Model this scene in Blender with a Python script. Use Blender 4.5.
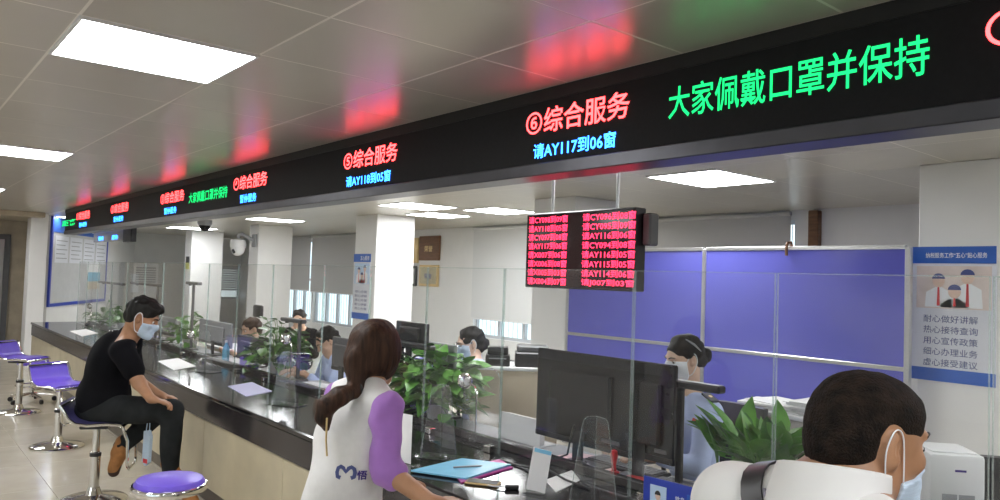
import bpy, bmesh, math, random
import numpy as np
from mathutils import Vector, Matrix

for o in list(bpy.data.objects): bpy.data.objects.remove(o, do_unlink=True)
S = bpy.context.scene
COL = S.collection
random.seed(7)

# ---------------------------------------------------------------- camera
FPX = 750.0; CAMH = 1.65
YAW = math.radians(39.8); PITCH = math.radians(2.2); ROLL = 0.033
f0 = np.array([-math.cos(YAW), math.sin(YAW), 0.0]); r0 = np.array([math.sin(YAW), math.cos(YAW), 0.0]); u0 = np.array([0, 0, 1.0])
cf = f0*math.cos(PITCH) + u0*math.sin(PITCH); cu = u0*math.cos(PITCH) - f0*math.sin(PITCH)
cr = r0*math.cos(ROLL) + cu*math.sin(ROLL); cuu = cu*math.cos(ROLL) - r0*math.sin(ROLL)
CP = np.array([0, 0, CAMH])
cam = bpy.data.cameras.new('camera'); cam.sensor_width = 36.0; cam.lens = 36.0*FPX/1000.0; cam.clip_start = 0.02
camo = bpy.data.objects.new('camera', cam); COL.objects.link(camo)
camo.matrix_world = Matrix(((cr[0], cuu[0], -cf[0], 0), (cr[1], cuu[1], -cf[1], 0), (cr[2], cuu[2], -cf[2], CAMH), (0, 0, 0, 1)))
S.camera = camo
# a photo pixel gives a direction; the plane it lies on gives the distance
def ray(x, y): return cf + cr*((x-500)/FPX) + cuu*((250-y)/FPX)
def onY(x, y, Y): d = ray(x, y); return CP + d*Y/d[1]
def onX(x, y, X): d = ray(x, y); return CP + d*X/d[0]
def onZ(x, y, Z): d = ray(x, y); return CP + d*(Z-CAMH)/d[2]

# ---------------------------------------------------------------- world, exposure
W = bpy.data.worlds.new('daylight'); S.world = W; W.use_nodes = True
bg = W.node_tree.nodes['Background']; bg.inputs[0].default_value = (0.80, 0.90, 1.0, 1); bg.inputs[1].default_value = 2.2
S.view_settings.view_transform = 'Standard'; S.view_settings.look = 'None'; S.view_settings.gamma = 1.0
S.view_settings.exposure = 0.0; S.view_settings.use_curve_mapping = False
LAMP = 26.0     # emission of the ceiling panels
LED = 8.5       # emission of the LED letters

# ---------------------------------------------------------------- materials
def mat(name, col, rough=0.5, metal=0.0, spec=0.5, var=0.0, scale=8.0, bump=0.0, bscale=None, stretch=None, coat=0.0, sheen=0.0, trans=0.0, col2=None, emit=None, estr=0.0):
    m = bpy.data.materials.new(name); m.use_nodes = True
    nt = m.node_tree; b = nt.nodes['Principled BSDF']
    b.inputs['Base Color'].default_value = (*col, 1); b.inputs['Roughness'].default_value = rough
    b.inputs['Metallic'].default_value = metal; b.inputs['Specular IOR Level'].default_value = spec
    b.inputs['Coat Weight'].default_value = coat; b.inputs['Sheen Weight'].default_value = sheen
    b.inputs['Transmission Weight'].default_value = trans
    if emit: b.inputs['Emission Color'].default_value = (*emit, 1); b.inputs['Emission Strength'].default_value = estr
    if var > 0 or bump > 0 or col2:
        tc = nt.nodes.new('ShaderNodeTexCoord'); mp = nt.nodes.new('ShaderNodeMapping')
        nt.links.new(tc.outputs['Object'], mp.inputs[0])
        if stretch: mp.inputs['Scale'].default_value = stretch
        n = nt.nodes.new('ShaderNodeTexNoise'); n.inputs['Scale'].default_value = scale; n.inputs['Detail'].default_value = 4
        nt.links.new(mp.outputs[0], n.inputs['Vector'])
        if var > 0 or col2:
            cr_ = nt.nodes.new('ShaderNodeValToRGB'); e = cr_.color_ramp.elements
            e[0].position = 0.3; e[1].position = 0.7
            c2 = col2 if col2 else tuple(min(1, c*(1+var)) for c in col)
            e[0].color = (*[c*(1-var) for c in col], 1); e[1].color = (*c2, 1)
            nt.links.new(n.outputs[0], cr_.inputs[0]); nt.links.new(cr_.outputs[0], b.inputs['Base Color'])
        if bump > 0:
            n2 = n
            if bscale:
                n2 = nt.nodes.new('ShaderNodeTexNoise'); n2.inputs['Scale'].default_value = bscale; n2.inputs['Detail'].default_value = 3
                nt.links.new(mp.outputs[0], n2.inputs['Vector'])
            bp = nt.nodes.new('ShaderNodeBump'); bp.inputs['Strength'].default_value = bump; bp.inputs['Distance'].default_value = 0.01
            nt.links.new(n2.outputs[0], bp.inputs['Height']); nt.links.new(bp.outputs[0], b.inputs['Normal'])
    return m
def emis(name, col, st):
    m = bpy.data.materials.new(name); m.use_nodes = True; nt = m.node_tree; nt.nodes.clear()
    o = nt.nodes.new('ShaderNodeOutputMaterial'); e = nt.nodes.new('ShaderNodeEmission')
    e.inputs[0].default_value = (*col, 1); e.inputs[1].default_value = st; nt.links.new(e.outputs[0], o.inputs[0]); return m
def glassm(name, tint=(0.93, 0.96, 0.95), haze=0.05, ior=1.5, rough=0.0, hazecol=(0.8, 0.82, 0.85), fmul=1.0):
    m = bpy.data.materials.new(name); m.use_nodes = True; nt = m.node_tree; nt.nodes.clear(); N = nt.nodes.new
    o = N('ShaderNodeOutputMaterial'); t = N('ShaderNodeBsdfTransparent'); t.inputs[0].default_value = (*tint, 1)
    g = N('ShaderNodeBsdfGlossy'); g.inputs['Roughness'].default_value = rough; g.inputs[0].default_value = (1, 1, 1, 1)
    d = N('ShaderNodeBsdfDiffuse'); d.inputs[0].default_value = (*hazecol, 1)
    fr = N('ShaderNodeFresnel'); ge = N('ShaderNodeNewGeometry'); mr = N('ShaderNodeMapRange')
    mr.inputs['To Min'].default_value = ior; mr.inputs['To Max'].default_value = 1/ior
    nt.links.new(ge.outputs['Backfacing'], mr.inputs['Value']); nt.links.new(mr.outputs[0], fr.inputs[0])
    ml = N('ShaderNodeMath'); ml.operation = 'MULTIPLY'; ml.inputs[1].default_value = fmul; ml.use_clamp = True
    a = N('ShaderNodeMixShader'); a.inputs[0].default_value = haze; b = N('ShaderNodeMixShader')
    nt.links.new(t.outputs[0], a.inputs[1]); nt.links.new(d.outputs[0], a.inputs[2])
    nt.links.new(fr.outputs[0], ml.inputs[0]); nt.links.new(ml.outputs[0], b.inputs[0])
    nt.links.new(a.outputs[0], b.inputs[1]); nt.links.new(g.outputs[0], b.inputs[2]); nt.links.new(b.outputs[0], o.inputs[0]); return m

M = dict(
 wall=mat('wall_paint', (.74, .74, .73), .6, var=.03, scale=3),
 pillar=mat('pillar_paint', (.80, .80, .79), .45, var=.02, scale=3),
 tan=mat('tan_stone', (.42, .36, .27), .35, var=.12, scale=5),
 ceil=mat('ceiling_panel', (.53, .50, .44), .31, metal=.3, spec=.5, var=.03, scale=2.5),
 ceilgrid=mat('ceiling_grid', (.80, .77, .70), .45),
 floor=mat('floor_tile', (.52, .48, .40), .15, var=.07, scale=4, spec=.6),
 grout=mat('floor_grout', (.40, .36, .28), .6, var=.05),
 ctop=mat('counter_black', (.016, .015, .017), .10, var=.2, scale=30, spec=.55),
 capron=mat('counter_apron', (.035, .03, .032), .16, var=.2, scale=14),
 cfront=mat('counter_front', (.53, .465, .32), .28, var=.10, scale=3.5),
 kick=mat('kick_dark', (.10, .08, .06), .3, var=.2),
 desk=mat('desk_grey', (.36, .36, .37), .45, var=.05),
 ledblack=mat('led_face', (.008, .008, .009), .6, spec=.2, var=.2, scale=60),
 ledframe=mat('led_frame', (.012, .012, .013), .45, spec=.3, var=.1),
 ledtrim=mat('led_trim', (.07, .07, .08), .35, metal=.6, var=.1),
 chrome=mat('chrome', (.75, .74, .72), .12, metal=1.0),
 alu=mat('aluminium', (.62, .62, .62), .35, metal=.8, var=.04),
 steel=mat('brushed_steel', (.42, .41, .40), .28, metal=.85, var=.08, stretch=(40, 40, 2)),
 purple=mat('purple_vinyl', (.135, .08, .56), .33, var=.10, scale=6),
 navy=mat('dark_blue_vinyl', (.06, .055, .17), .35, var=.1),
 blue=mat('blue_panel', (.135, .14, .56), .12, var=.06, scale=1.2, spec=.6),
 bluefr=mat('blue_frame', (.03, .06, .42), .35, var=.05),
 posterw=mat('poster_white', (.72, .74, .80), .4, var=.02),
 posterb=mat('poster_blue', (.035, .13, .52), .4, var=.04),
 ink=mat('ink_blue', (.07, .09, .25), .6, var=.05),
 inkw=mat('ink_white', (.85, .87, .9), .6, var=.02),
 black=mat('black_plastic', (.018, .018, .02), .35, var=.15, scale=20),
 blackg=mat('black_gloss', (.010, .010, .012), .22, spec=.35, var=.1),
 dgrey=mat('grey_plastic', (.10, .10, .105), .4, var=.1),
 mgrey=mat('mid_grey_plastic', (.30, .31, .33), .45, var=.05),
 white=mat('white_plastic', (.74, .75, .76), .35, var=.03),
 paper=mat('paper', (.80, .80, .80), .7, var=.02),
 pink=mat('pink_paper', (.80, .55, .58), .7, var=.03),
 lblue=mat('light_blue_folder', (.22, .55, .78), .25, var=.06),
 magenta=mat('magenta_folder', (.55, .07, .36), .3, var=.1),
 red=mat('red_plastic', (.62, .03, .04), .35, var=.1),
 gold=mat('gold_trim', (.70, .52, .25), .3, metal=.6, var=.1),
 wood=mat('brown_wood', (.16, .075, .035), .4, var=.25, scale=6, stretch=(1, 1, 8)),
 beige=mat('beige_cabinet', (.56, .48, .36), .45, var=.10, scale=2.5),
 beige2=mat('grey_cabinet', (.52, .50, .46), .45, var=.05),
 leaf=mat('leaf_green', (.085, .26, .04), .38, var=.35, scale=9, col2=(.16, .42, .07)),
 leafd=mat('leaf_dark_green', (.04, .15, .03), .35, var=.35, scale=9, col2=(.09, .27, .05)),
 stem=mat('stem_green', (.14, .30, .08), .5, var=.1),
 soil=mat('soil', (.06, .04, .03), .9, var=.3),
 blind=mat('roller_blind', (.46, .46, .46), .8, var=.03, bump=.05, scale=200),
 blindw=mat('white_blind', (.66, .67, .67), .8, var=.03, bump=.05, scale=200),
 board=mat('notice_board', (.55, .56, .57), .4, var=.04),
 skin=mat('skin', (.66, .42, .29), .5, var=.07, scale=18),
 skin2=mat('skin_tan', (.40, .205, .11), .48, var=.10, scale=18),
 skin3=mat('skin_light', (.70, .48, .36), .5, var=.06, scale=18),
 hair=mat('black_hair', (.010, .009, .008), .55, spec=.3, var=.5, scale=60, stretch=(1, 1, .15), bump=.5),
 hairb=mat('brown_hair', (.034, .015, .009), .58, spec=.25, var=.6, scale=55, stretch=(1, 1, .15), bump=.6, col2=(.075, .034, .018)),
 hairc=mat('cropped_hair', (.010, .007, .006), .75, spec=.2, var=.5, scale=40, bump=.9, bscale=260, col2=(.030, .019, .013)),
 tee=mat('black_tshirt', (.006, .006, .008), .95, spec=.15, var=.2),
 trousers=mat('charcoal_trousers', (.018, .02, .021), .9, spec=.2, var=.25, scale=12),
 boot=mat('tan_suede', (.36, .155, .045), .75, var=.2, scale=25),
 sole=mat('dark_sole', (.06, .03, .02), .7, var=.1),
 vest=mat('white_vest', (.72, .71, .70), .75, var=.03, bump=.1, scale=40),
 lilac=mat('lilac_jersey', (.36, .16, .52), .75, var=.10, scale=10, sheen=.2),
 shirtw=mat('white_shirt', (.78, .77, .76), .75, var=.02),
 shirtb=mat('light_blue_shirt', (.55, .65, .95), .7, var=.05),
 mask=mat('face_mask', (.55, .68, .82), .8, var=.03, bump=.3, scale=90, stretch=(.2, .2, 3)),
 maskw=mat('white_face_mask', (.80, .83, .88), .8, var=.02),
 eyew=mat('eye_white', (.75, .73, .70), .25), iris=mat('dark_iris', (.02, .012, .01), .15),
 lip=mat('lip', (.45, .18, .15), .5),
 steelwin=mat('window_frame_grey', (.50, .52, .55), .4, var=.03),
 cardskin=mat('print_skin', (.75, .55, .45), .6), cardblue=mat('print_pale_blue', (.55, .70, .90), .6),
 glass=glassm('counter_glass', tint=(.985,.99,.988), haze=.009, ior=1.34, fmul=.8), glassedge=glassm('glass_edge', tint=(.85, .92, .90), haze=.16, hazecol=(.85, .9, .9)),
 acrylic=glassm('acrylic', tint=(.98, .985, .99), haze=.02), wglass=glassm('window_glass', haze=.0),
 lred=emis('led_red', (1.0, .040, .042), LED*1.3), lblu=emis('led_blue', (.03, .22, 1.0), LED), lgrn=emis('led_green', (.01, .60, .14), 2.6),
 bred=emis('board_red', (1.0, .035, .10), 4.2), lamp=emis('lamp_panel', (.98, .99, 1.0), LAMP),
)

# ---------------------------------------------------------------- mesh helpers
class MB:
    def __init__(s): s.v = []; s.f = []
    def add(s, vs, fs):
        n = len(s.v); s.v += [tuple(v) for v in vs]; s.f += [tuple(i+n for i in f) for f in fs]; return s
    def box(s, x0, x1, y0, y1, z0, z1):
        if x0 > x1: x0, x1 = x1, x0
        if y0 > y1: y0, y1 = y1, y0
        if z0 > z1: z0, z1 = z1, z0
        return s.add([(x0,y0,z0),(x1,y0,z0),(x1,y1,z0),(x0,y1,z0),(x0,y0,z1),(x1,y0,z1),(x1,y1,z1),(x0,y1,z1)],
                     [(0,3,2,1),(4,5,6,7),(0,1,5,4),(1,2,6,5),(2,3,7,6),(3,0,4,7)])
    def bbox(s, x0, x1, y0, y1, z0, z1, b=.004, seg=1):
        bm = bmesh.new(); t = MB().box(x0, x1, y0, y1, z0, z1)
        vs = [bm.verts.new(v) for v in t.v]
        for f in t.f: bm.faces.new([vs[i] for i in f])
        bmesh.ops.bevel(bm, geom=bm.edges[:], offset=b, segments=seg, affect='EDGES', profile=.5)
        bm.verts.index_update(); s.add([v.co[:] for v in bm.verts], [[v.index for v in f.verts] for f in bm.faces]); bm.free(); return s
    def tube(s, pts, r, n=8, caps=True, closed=False):
        P = [Vector(p) for p in pts]; rr = r if isinstance(r, (list, tuple)) else [r]*len(P)
        vs = []; fs = []; up = None
        for i, p in enumerate(P):
            if closed: t = (P[(i+1) % len(P)] - P[i-1])
            else: t = (P[min(i+1, len(P)-1)] - P[max(i-1, 0)])
            if t.length < 1e-9: t = Vector((0, 0, 1))
            t.normalize()
            if up is None: up = Vector((0, 0, 1)) if abs(t.z) < .9 else Vector((1, 0, 0))
            a = t.cross(up)
            if a.length < 1e-4: a = t.orthogonal()
            a.normalize(); b = a.cross(t).normalized(); up = b
            for k in range(n):
                an = 2*math.pi*k/n; vs.append(p + (a*math.cos(an) + b*math.sin(an))*rr[i])
        m = len(P)
        for i in range(m if closed else m-1):
            for k in range(n):
                A = i*n+k; B = i*n+(k+1) % n; C = ((i+1) % m)*n+(k+1) % n; D = ((i+1) % m)*n+k
                fs.append((A, D, C, B))
        if caps and not closed:
            fs.append(tuple(range(n))); fs.append(tuple(reversed([(m-1)*n+k for k in range(n)])))
        return s.add(vs, fs)
    def lathe(s, prof, n=24, c=(0, 0, 0)):
        vs = []; fs = []
        for (r, z) in prof:
            for k in range(n):
                a = 2*math.pi*k/n; vs.append((c[0]+r*math.cos(a), c[1]+r*math.sin(a), c[2]+z))
        for i in range(len(prof)-1):
            for k in range(n):
                fs.append((i*n+k, i*n+(k+1) % n, (i+1)*n+(k+1) % n, (i+1)*n+k))
        fs.append(tuple(reversed(range(n)))); fs.append(tuple((len(prof)-1)*n+k for k in range(n)))
        return s.add(vs, fs)
    def prism(s, poly, h0, h1, axis='z'):
        n = len(poly)
        def P(a, b, h): return {'z': (a, b, h), 'y': (a, h, b), 'x': (h, a, b)}[axis]
        vs = [P(a, b, h0) for a, b in poly] + [P(a, b, h1) for a, b in poly]
        fs = [tuple(range(n)), tuple(range(2*n-1, n-1, -1))] + [(i, n+i, n+(i+1) % n, (i+1) % n) for i in range(n)]
        return s.add(vs, fs)
    def xf(s, mtx): s.v = [tuple(mtx @ Vector(v)) for v in s.v]; return s
    def mesh(s, name, smooth=False, ang=40):
        me = bpy.data.meshes.new(name); me.from_pydata(s.v, [], s.f); me.validate()
        bm = bmesh.new(); bm.from_mesh(me); bmesh.ops.recalc_face_normals(bm, faces=bm.faces[:])
        if smooth:
            for f in bm.faces: f.smooth = True
            for e in bm.edges:
                if len(e.link_faces) == 2 and e.calc_face_angle(0) > math.radians(ang): e.smooth = False
        bm.to_mesh(me); bm.free(); return me
def link(name, me, m, parent=None, loc=None, rot=None):
    o = bpy.data.objects.new(name, me); COL.objects.link(o)
    if m is not None:
        if isinstance(m, str): m = M[m]
        if me and not me.materials: me.materials.append(m)
    if parent is not None: o.parent = parent
    if loc is not None: o.location = loc
    if rot is not None: o.rotation_euler = rot
    return o
def obj(name, mb, m, parent=None, smooth=False, loc=None, rot=None, label=None):
    o = link(name, mb.mesh(name, smooth), m, parent, loc, rot)
    if label: o['label'] = label
    return o
def tag(o, label, cat, group=None):
    o['label'] = label; o['category'] = cat
    if group: o['group'] = group
    return o
def thing(name, label, cat, loc=(0, 0, 0), rz=0, group=None):
    o = bpy.data.objects.new(name, None); COL.objects.link(o); o.location = loc; o.rotation_euler = (0, 0, rz); o.empty_display_size = .1
    return tag(o, label, cat, group)
def struct(o): o['kind'] = 'structure'; return o
def copytree(o, parent=None):
    c = o.copy(); COL.objects.link(c)
    if parent is not None: c.parent = parent
    for ch in list(o.children): copytree(ch, c)
    return c
_tx = {}
def text_mesh(s, bold=0.0):
    key = (s, bold)
    if key not in _tx:
        cu = bpy.data.curves.new('lettering', 'FONT'); cu.body = s; cu.size = 1.0; cu.offset = bold; cu.resolution_u = 2
        ob = bpy.data.objects.new('tmp', cu); COL.objects.link(ob)
        dg = bpy.context.evaluated_depsgraph_get()
        me = bpy.data.meshes.new_from_object(ob.evaluated_get(dg)); bpy.data.objects.remove(ob)
        _tx[key] = me
    return _tx[key]
def lettering(s, m, parent, x0, x1, z0, z1, y, bold=0.0, shear=0, thick=.0, name='lettering', local=True):
    """text filling a rectangle on a plane that faces -Y (parent space)"""
    src = text_mesh(s, bold); co = np.empty(len(src.vertices)*3); src.vertices.foreach_get('co', co); co = co.reshape(-1, 3)
    a = co.min(0); b = co.max(0); w = b-a
    X = x0 + (co[:, 0]-a[0])/w[0]*(x1-x0); Z = z0 + (co[:, 1]-a[1])/w[1]*(z1-z0)
    me = bpy.data.meshes.new('lettering')
    me.from_pydata(np.stack([X, np.full(len(X), y), Z], 1).tolist(), [], [tuple(p.vertices) for p in src.polygons])
    return link(name, me, m, parent)

# ================================================================ structure
CZ = 2.56                       # ceiling
YC = 1.87                       # counter front
YG = 2.47                       # glass screen line
YB = 8.2                        # back wall with windows
YP = 5.7                        # front face of the pillar row
XR, YH = 5.0, -6.0              # right wall, hall wall behind the viewer

fl = struct(obj('floor', MB().box(-24, XR, YH, YB+.1, -.12, -.004), 'grout'))
tile = None
for i in range(24):
    for j in range(4):
        x = -17.6+.8*i; y = -1.32+.8*j
        if tile is None: tile = MB().bbox(.002, .798, .002, .798, -.02, 0, .002).mesh('tile')
        link('floor_tile', tile, 'floor', fl, (x, y, 0))
def fbig(x0, x1, y0, y1): o = obj('floor_slab', MB().box(x0, x1, y0, y1, -.02, 0), 'floor', fl)
fbig(-24, XR, 1.881, YB); fbig(-24, -17.6, YH, 1.879); fbig(1.6, XR, YH, 1.879); fbig(-17.6, 1.6, YH, -1.32)

ce = struct(obj('ceiling', MB().box(-24, XR, YH, YB+.1, CZ+.0006, CZ+.12), 'ceilgrid'))
TX, TY = .635, .675
tm = MB().bbox(.005, TX-.005, .005, TY-.005, 0, .003, .0015).mesh('ceiling_tile')
HL = [(0, 0), (6, 0)]           # panel lights take these tile places
for k in range(-2, 23):
    for j in range(-2, 3):
        if (k, j) in HL: continue
        h = TY
        if j == 2: continue
        link('ceiling_tile', tm, 'ceil', ce, (-3.07-TX*(k+1), .53+TY*j, CZ))
te = MB().bbox(.005, TX-.005, .005, 2.4-(.53+TY*2)-.002, 0, .003, .0015).mesh('ceiling_tile')
for k in range(-7, 23): link('ceiling_tile', te, 'ceil', ce, (-3.07-TX*(k+1), .53+TY*2, CZ))
ts = MB().bbox(.005, .695, .005, .815, 0, .003, .0015).mesh('ceiling_tile')
for k in range(-3, 19):
    for j in range(7): link('ceiling_tile', ts, 'ceil', ce, (-3.38-.7*(k+1), 2.46+.82*j, CZ))
obj('ceiling_slab', MB().box(-24, XR, YH, .53-TY*2, CZ, CZ+.003).box(-24, -3.07-TX*23, .53-TY*2, 2.4, CZ, CZ+.003).box(-24, -3.38-.7*19, 2.4, YB, CZ, CZ+.003).box(-3.07+TX*2, XR, .53-TY*2, 1.878, CZ, CZ+.003).box(-3.38+2.1, XR, 2.46, YB, CZ, CZ+.003), 'ceil', ce)

# far end wall of the staff room, oblique notice wall, left hall wall with steel lift door
XE = -21.6
ea, eb = float(onX(217, 290, XE)[1]), float(onX(239, 290, XE)[1])
struct(obj('wall_end', MB().box(XE-.15, XE, 4.2, ea, 0, CZ).box(XE-.15, XE, eb, YB+.1, 0, CZ).box(XE-.15, XE, ea, eb, 0, .82).box(XE-.15, XE, ea, eb, 1.75, CZ), 'wall'))
w = struct(thing('window_9', 'x', 'x', (XE-.1, ea, .82))); del w['label']; del w['category']
obj('window_frame', MB().box(0, .05, 0, .05, 0, .93).box(0, .05, eb-ea-.05, eb-ea, 0, .93).box(0, .05, .05, eb-ea-.05, 0, .05).box(0, .05, .05, eb-ea-.05, .88, .93), 'steelwin', w)
obj('pane', MB().box(.02, .028, .05, eb-ea-.05, .05, .88), 'wglass', w)
t = thing('slat_blind', 'grey horizontal slat blind half lowered over the end window', 'blind', (XE+.03, (ea+eb)/2, 1.78))
for k in range(11): obj('slat', MB().box(-.002, .022, -(eb-ea)/2, (eb-ea)/2, -.06-.066*k, -.01-.066*k), 'blind', t)

nl = onX(47, 300, -16.3); p1 = Vector((nl[0], nl[1], 0))
lat = r0*(-9.5) + f0*19.3; p2 = Vector((lat[0], lat[1], 0)); dr = (p2-p1).normalized(); p2 = p1+dr*5.6
nw = struct(obj('wall_notice', MB().box(0, 5.6, 0, .12, 0, CZ), 'wall', None, loc=p1, rot=(0, 0, math.atan2(dr.y, dr.x))))
struct(obj('wall_hall_end', MB().box(-17.6, -17.45, YH, 2.6, 0, CZ), 'tan'))
struct(obj('wall_hall', MB().box(-24, -3, YH-.15, YH, 0, CZ).box(3, XR, YH-.15, YH, 0, CZ).box(-3, 3, YH-.15, YH, 2.3, CZ), 'wall'))
struct(obj('wall_right', MB().box(XR, XR+.15, YH-.15, YB+.1, 0, CZ), 'wall'))
# entrance glazing behind the viewer
for i in range(4):
    w = struct(thing('window_%d' % (i+1), 'x', 'x', (-3+1.5*i, YH-.1, 0))); del w['label']; del w['category']
    fr = obj('window_frame', MB().box(0, .06, 0, .08, 0, 2.3).box(1.44, 1.5, 0, .08, 0, 2.3).box(.06, 1.44, 0, .08, 2.24, 2.3).box(.06, 1.44, 0, .08, 0, .1).box(.06, 1.44, 0, .08, 1.0, 1.06), 'steelwin', w)
    obj('pane', MB().box(.06, 1.44, .035, .045, .1, 1.0), 'wglass', w); obj('pane', MB().box(.06, 1.44, .035, .045, 1.06, 2.24), 'wglass', w)

# back wall with windows and roller blinds: openings (x0, x1, z0, z1, blind bottom)
openings = [(-23.0, -21.9, .75, 2.45, 9), (-18.6, -16.95, .45, 2.45, 1.2), (-16.85, -14.6, .45, 2.45, 1.2), (-10.52, -8.6, .62, 2.45, .95), (-7.2, -4.5, .62, 2.45, .62)]
openings = openings[1:]
mb = MB(); x = -24
for (a, b, c, d, e) in openings:
    mb.box(x, a, YB, YB+.15, 0, CZ); mb.box(a, b, YB, YB+.15, 0, c); mb.box(a, b, YB, YB+.15, d, CZ); x = b
mb.box(x, XR, YB, YB+.15, 0, CZ)
struct(obj('wall_back', mb, 'wall'))
for i, (a, b, c, d, e) in enumerate(openings):
    w = struct(thing('window_%d' % (i+5), 'x', 'x', (a, YB+.06, c))); del w['label']; del w['category']
    W_ = b-a; H_ = d-c; n = max(2, round(W_/.55)); m = MB()
    for k in range(n+1): xx = W_*k/n; m.box(xx-.03 if k else 0, xx+.03 if k < n else W_, 0, .06, 0, H_)
    for q in (0, H_*.5, H_-.05): m.box(.03, W_-.03, .005, .055, q, q+.05)
    obj('window_frame', m, 'steelwin', w)
    m = MB()
    for k in range(int(W_/.12)): m.box(.06+.12*k, .072+.12*k, .09, .1, 0, H_)
    obj('window_bars', m, 'white', w)
    for k in range(n): obj('pane', MB().box(W_*k/n+.03, W_*(k+1)/n-.03, .028, .034, .05, H_-.05), 'wglass', w)
def blind(a, b, zb, label, m):
    t = thing('roller_blind', label, 'blind', ((a+b)/2, YB-.05, CZ-.06), 0, 'roller blinds on the back windows')
    h = (b-a)/2; obj('cloth', MB().box(-h, h, -.004, .0, zb-CZ+.06, 0), m, t)
    obj('roller', MB().tube([(-h, -.01, .02), (h, -.01, .02)], .03, 10), m, t, True)
    obj('bottom_bar', MB().bbox(-h, h, -.012, .008, zb-CZ+.04, zb-CZ+.06, .003), 'white', t)
blind(-18.6, -16.98, 1.22, 'narrow grey roller blind beside the bright slit, next to the security camera pillar', 'blind')
blind(-16.9, -14.6, 1.2, 'wide grey roller blind half drawn beside the pillar with a small poster', 'blind')
blind(-10.52, -8.7, .95, 'white roller blind drawn almost down right of the wall plaques', 'blindw')
blind(-7.2, -4.52, .62, 'grey roller blind lowered behind the top of the blue partition', 'blind')
obj('trim_1', MB().bbox(onY(812, 230, YB)[0], onY(822, 230, YB)[0], YB-.1, YB, 0, CZ-.02, .01), 'wood').update_tag(); struct(bpy.data.objects['trim_1'])

# pillars
def pillar(n, x0, x1, y0, y1, m='pillar'):
    return struct(obj(n, MB().bbox(x0, x1, y0, y1, 0, CZ, .006), m))
pillar('wall_pillar_a', -2.19, -1.05, YP, 6.55)
def pillar_px(n, xl, xc, xr, Y=5.76):
    X1 = float(onY(xc, 250, Y)[0]); X0 = float(onY(xl, 250, Y)[0]); Y1 = float(onX(xr, 250, X1)[1]); return pillar(n, X0, X1, Y, Y1)
pillar_px('wall_pillar_b', 533, 574, 615, YP)
pillar_px('wall_pillar_c', 355, 376, 414)
pillar_px('wall_pillar_d', 249, 258, 292)
pillar_px('wall_pillar_e', 185, 191.5, 223)
a = onX(26.5, 300, -15.7); b = onX(44, 300, -15.7)
pillar('wall_pillar_f', -16.1, -15.7, a[1], b[1])
struct(obj('trim_2', MB().bbox(-17.4, -15.4, -3, 2.3, CZ-.09, CZ, .01), 'tan'))

# steel lift door at the far left
t = struct(thing('door_1', 'x', 'x', (-17.44, float(onX(7, 300, -17.44)[1])-1.1, 0))); del t['label']; del t['category']
obj('door_frame', MB().box(0, .08, -.1, 0, 0, 2.2).box(0, .08, 1.0, 1.1, 0, 2.2).box(0, .08, 0, 1.0, 2.1, 2.2), 'dgrey', t)
obj('door_leaf', MB().bbox(.01, .05, 0, .495, 0, 2.1, .005), 'steel', t); obj('door_leaf', MB().bbox(.01, .05, .505, 1.0, 0, 2.1, .005), 'steel', t)
obj('call_plate', MB().bbox(.0, .02, -.4, -.25, 1.1, 1.5, .004), 'white', t)

# ---------------------------------------------------------------- ceiling lights
def clight(x0, x1, y0, y1, label):
    t = thing('ceiling_light', label, 'ceiling light', ((x0+x1)/2, (y0+y1)/2, CZ), 0, 'square ceiling light panels')
    a = (x1-x0)/2; b = (y1-y0)/2; e = .012
    obj('frame', MB().box(-a, a, -b, -b+e, -.012, 0).box(-a, a, b-e, b, -.012, 0).box(-a, -a+e, -b+e, b-e, -.012, 0).box(a-e, a, -b+e, b-e, -.012, 0), 'white', t)
    obj('diffuser', MB().box(-a+e, a-e, -b+e, b-e, -.009, -.002), 'lamp', t)
clight(-3.07-TX, -3.07, .53, .53+TY, 'large square light panel over the hall nearest window six')
clight(-3.07-TX*7, -3.07-TX*6, .53, .53+TY, 'square light panel over the hall above the seated man')
for k, x in ((-7, .74), (-13, 4.5)): pass
for x in (.74, -11.3, -15.2): clight(x-TX/2, x+TX/2, .53, .53+TY, 'square light panel in the hall ceiling')
for x in (-11.3, -7.2, -3.4, .74):
    for y in (-2.2, -4.6): clight(x-TX/2, x+TX/2, y, y+TY, 'square light panel in the hall ceiling')
clight(-4.08, -3.38, 4.98, 5.84, 'square light panel above the blue partition')
clight(-8.5, -7.8, 4.98, 5.78, 'square light panel in front of the pillar, first of the row')
clight(-9.4, -8.72, 5.98, 6.7, 'square light panel close behind another, beside the pillar')
clight(-8.02, -7.35, 6.0, 6.75, 'square light panel above the white roller blind')
clight(-13.0, -12.35, 4.96, 5.82, 'square light panel above the second pillar')
clight(-17.75, -16.9, 4.98, 5.88, 'square light panel above the dome camera')
clight(-16.5, -16.2, 2.62, 2.85, 'small light panel above the notice board')
clight(-.2, .5, 4.98, 5.84, 'square light panel in the staff room ceiling')
for x in (-12.68, -8.15, -3.73, .15): clight(x-.33, x+.33, 3.0, 3.68, 'square light panel in the staff ceiling right behind the LED fascia')

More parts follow.
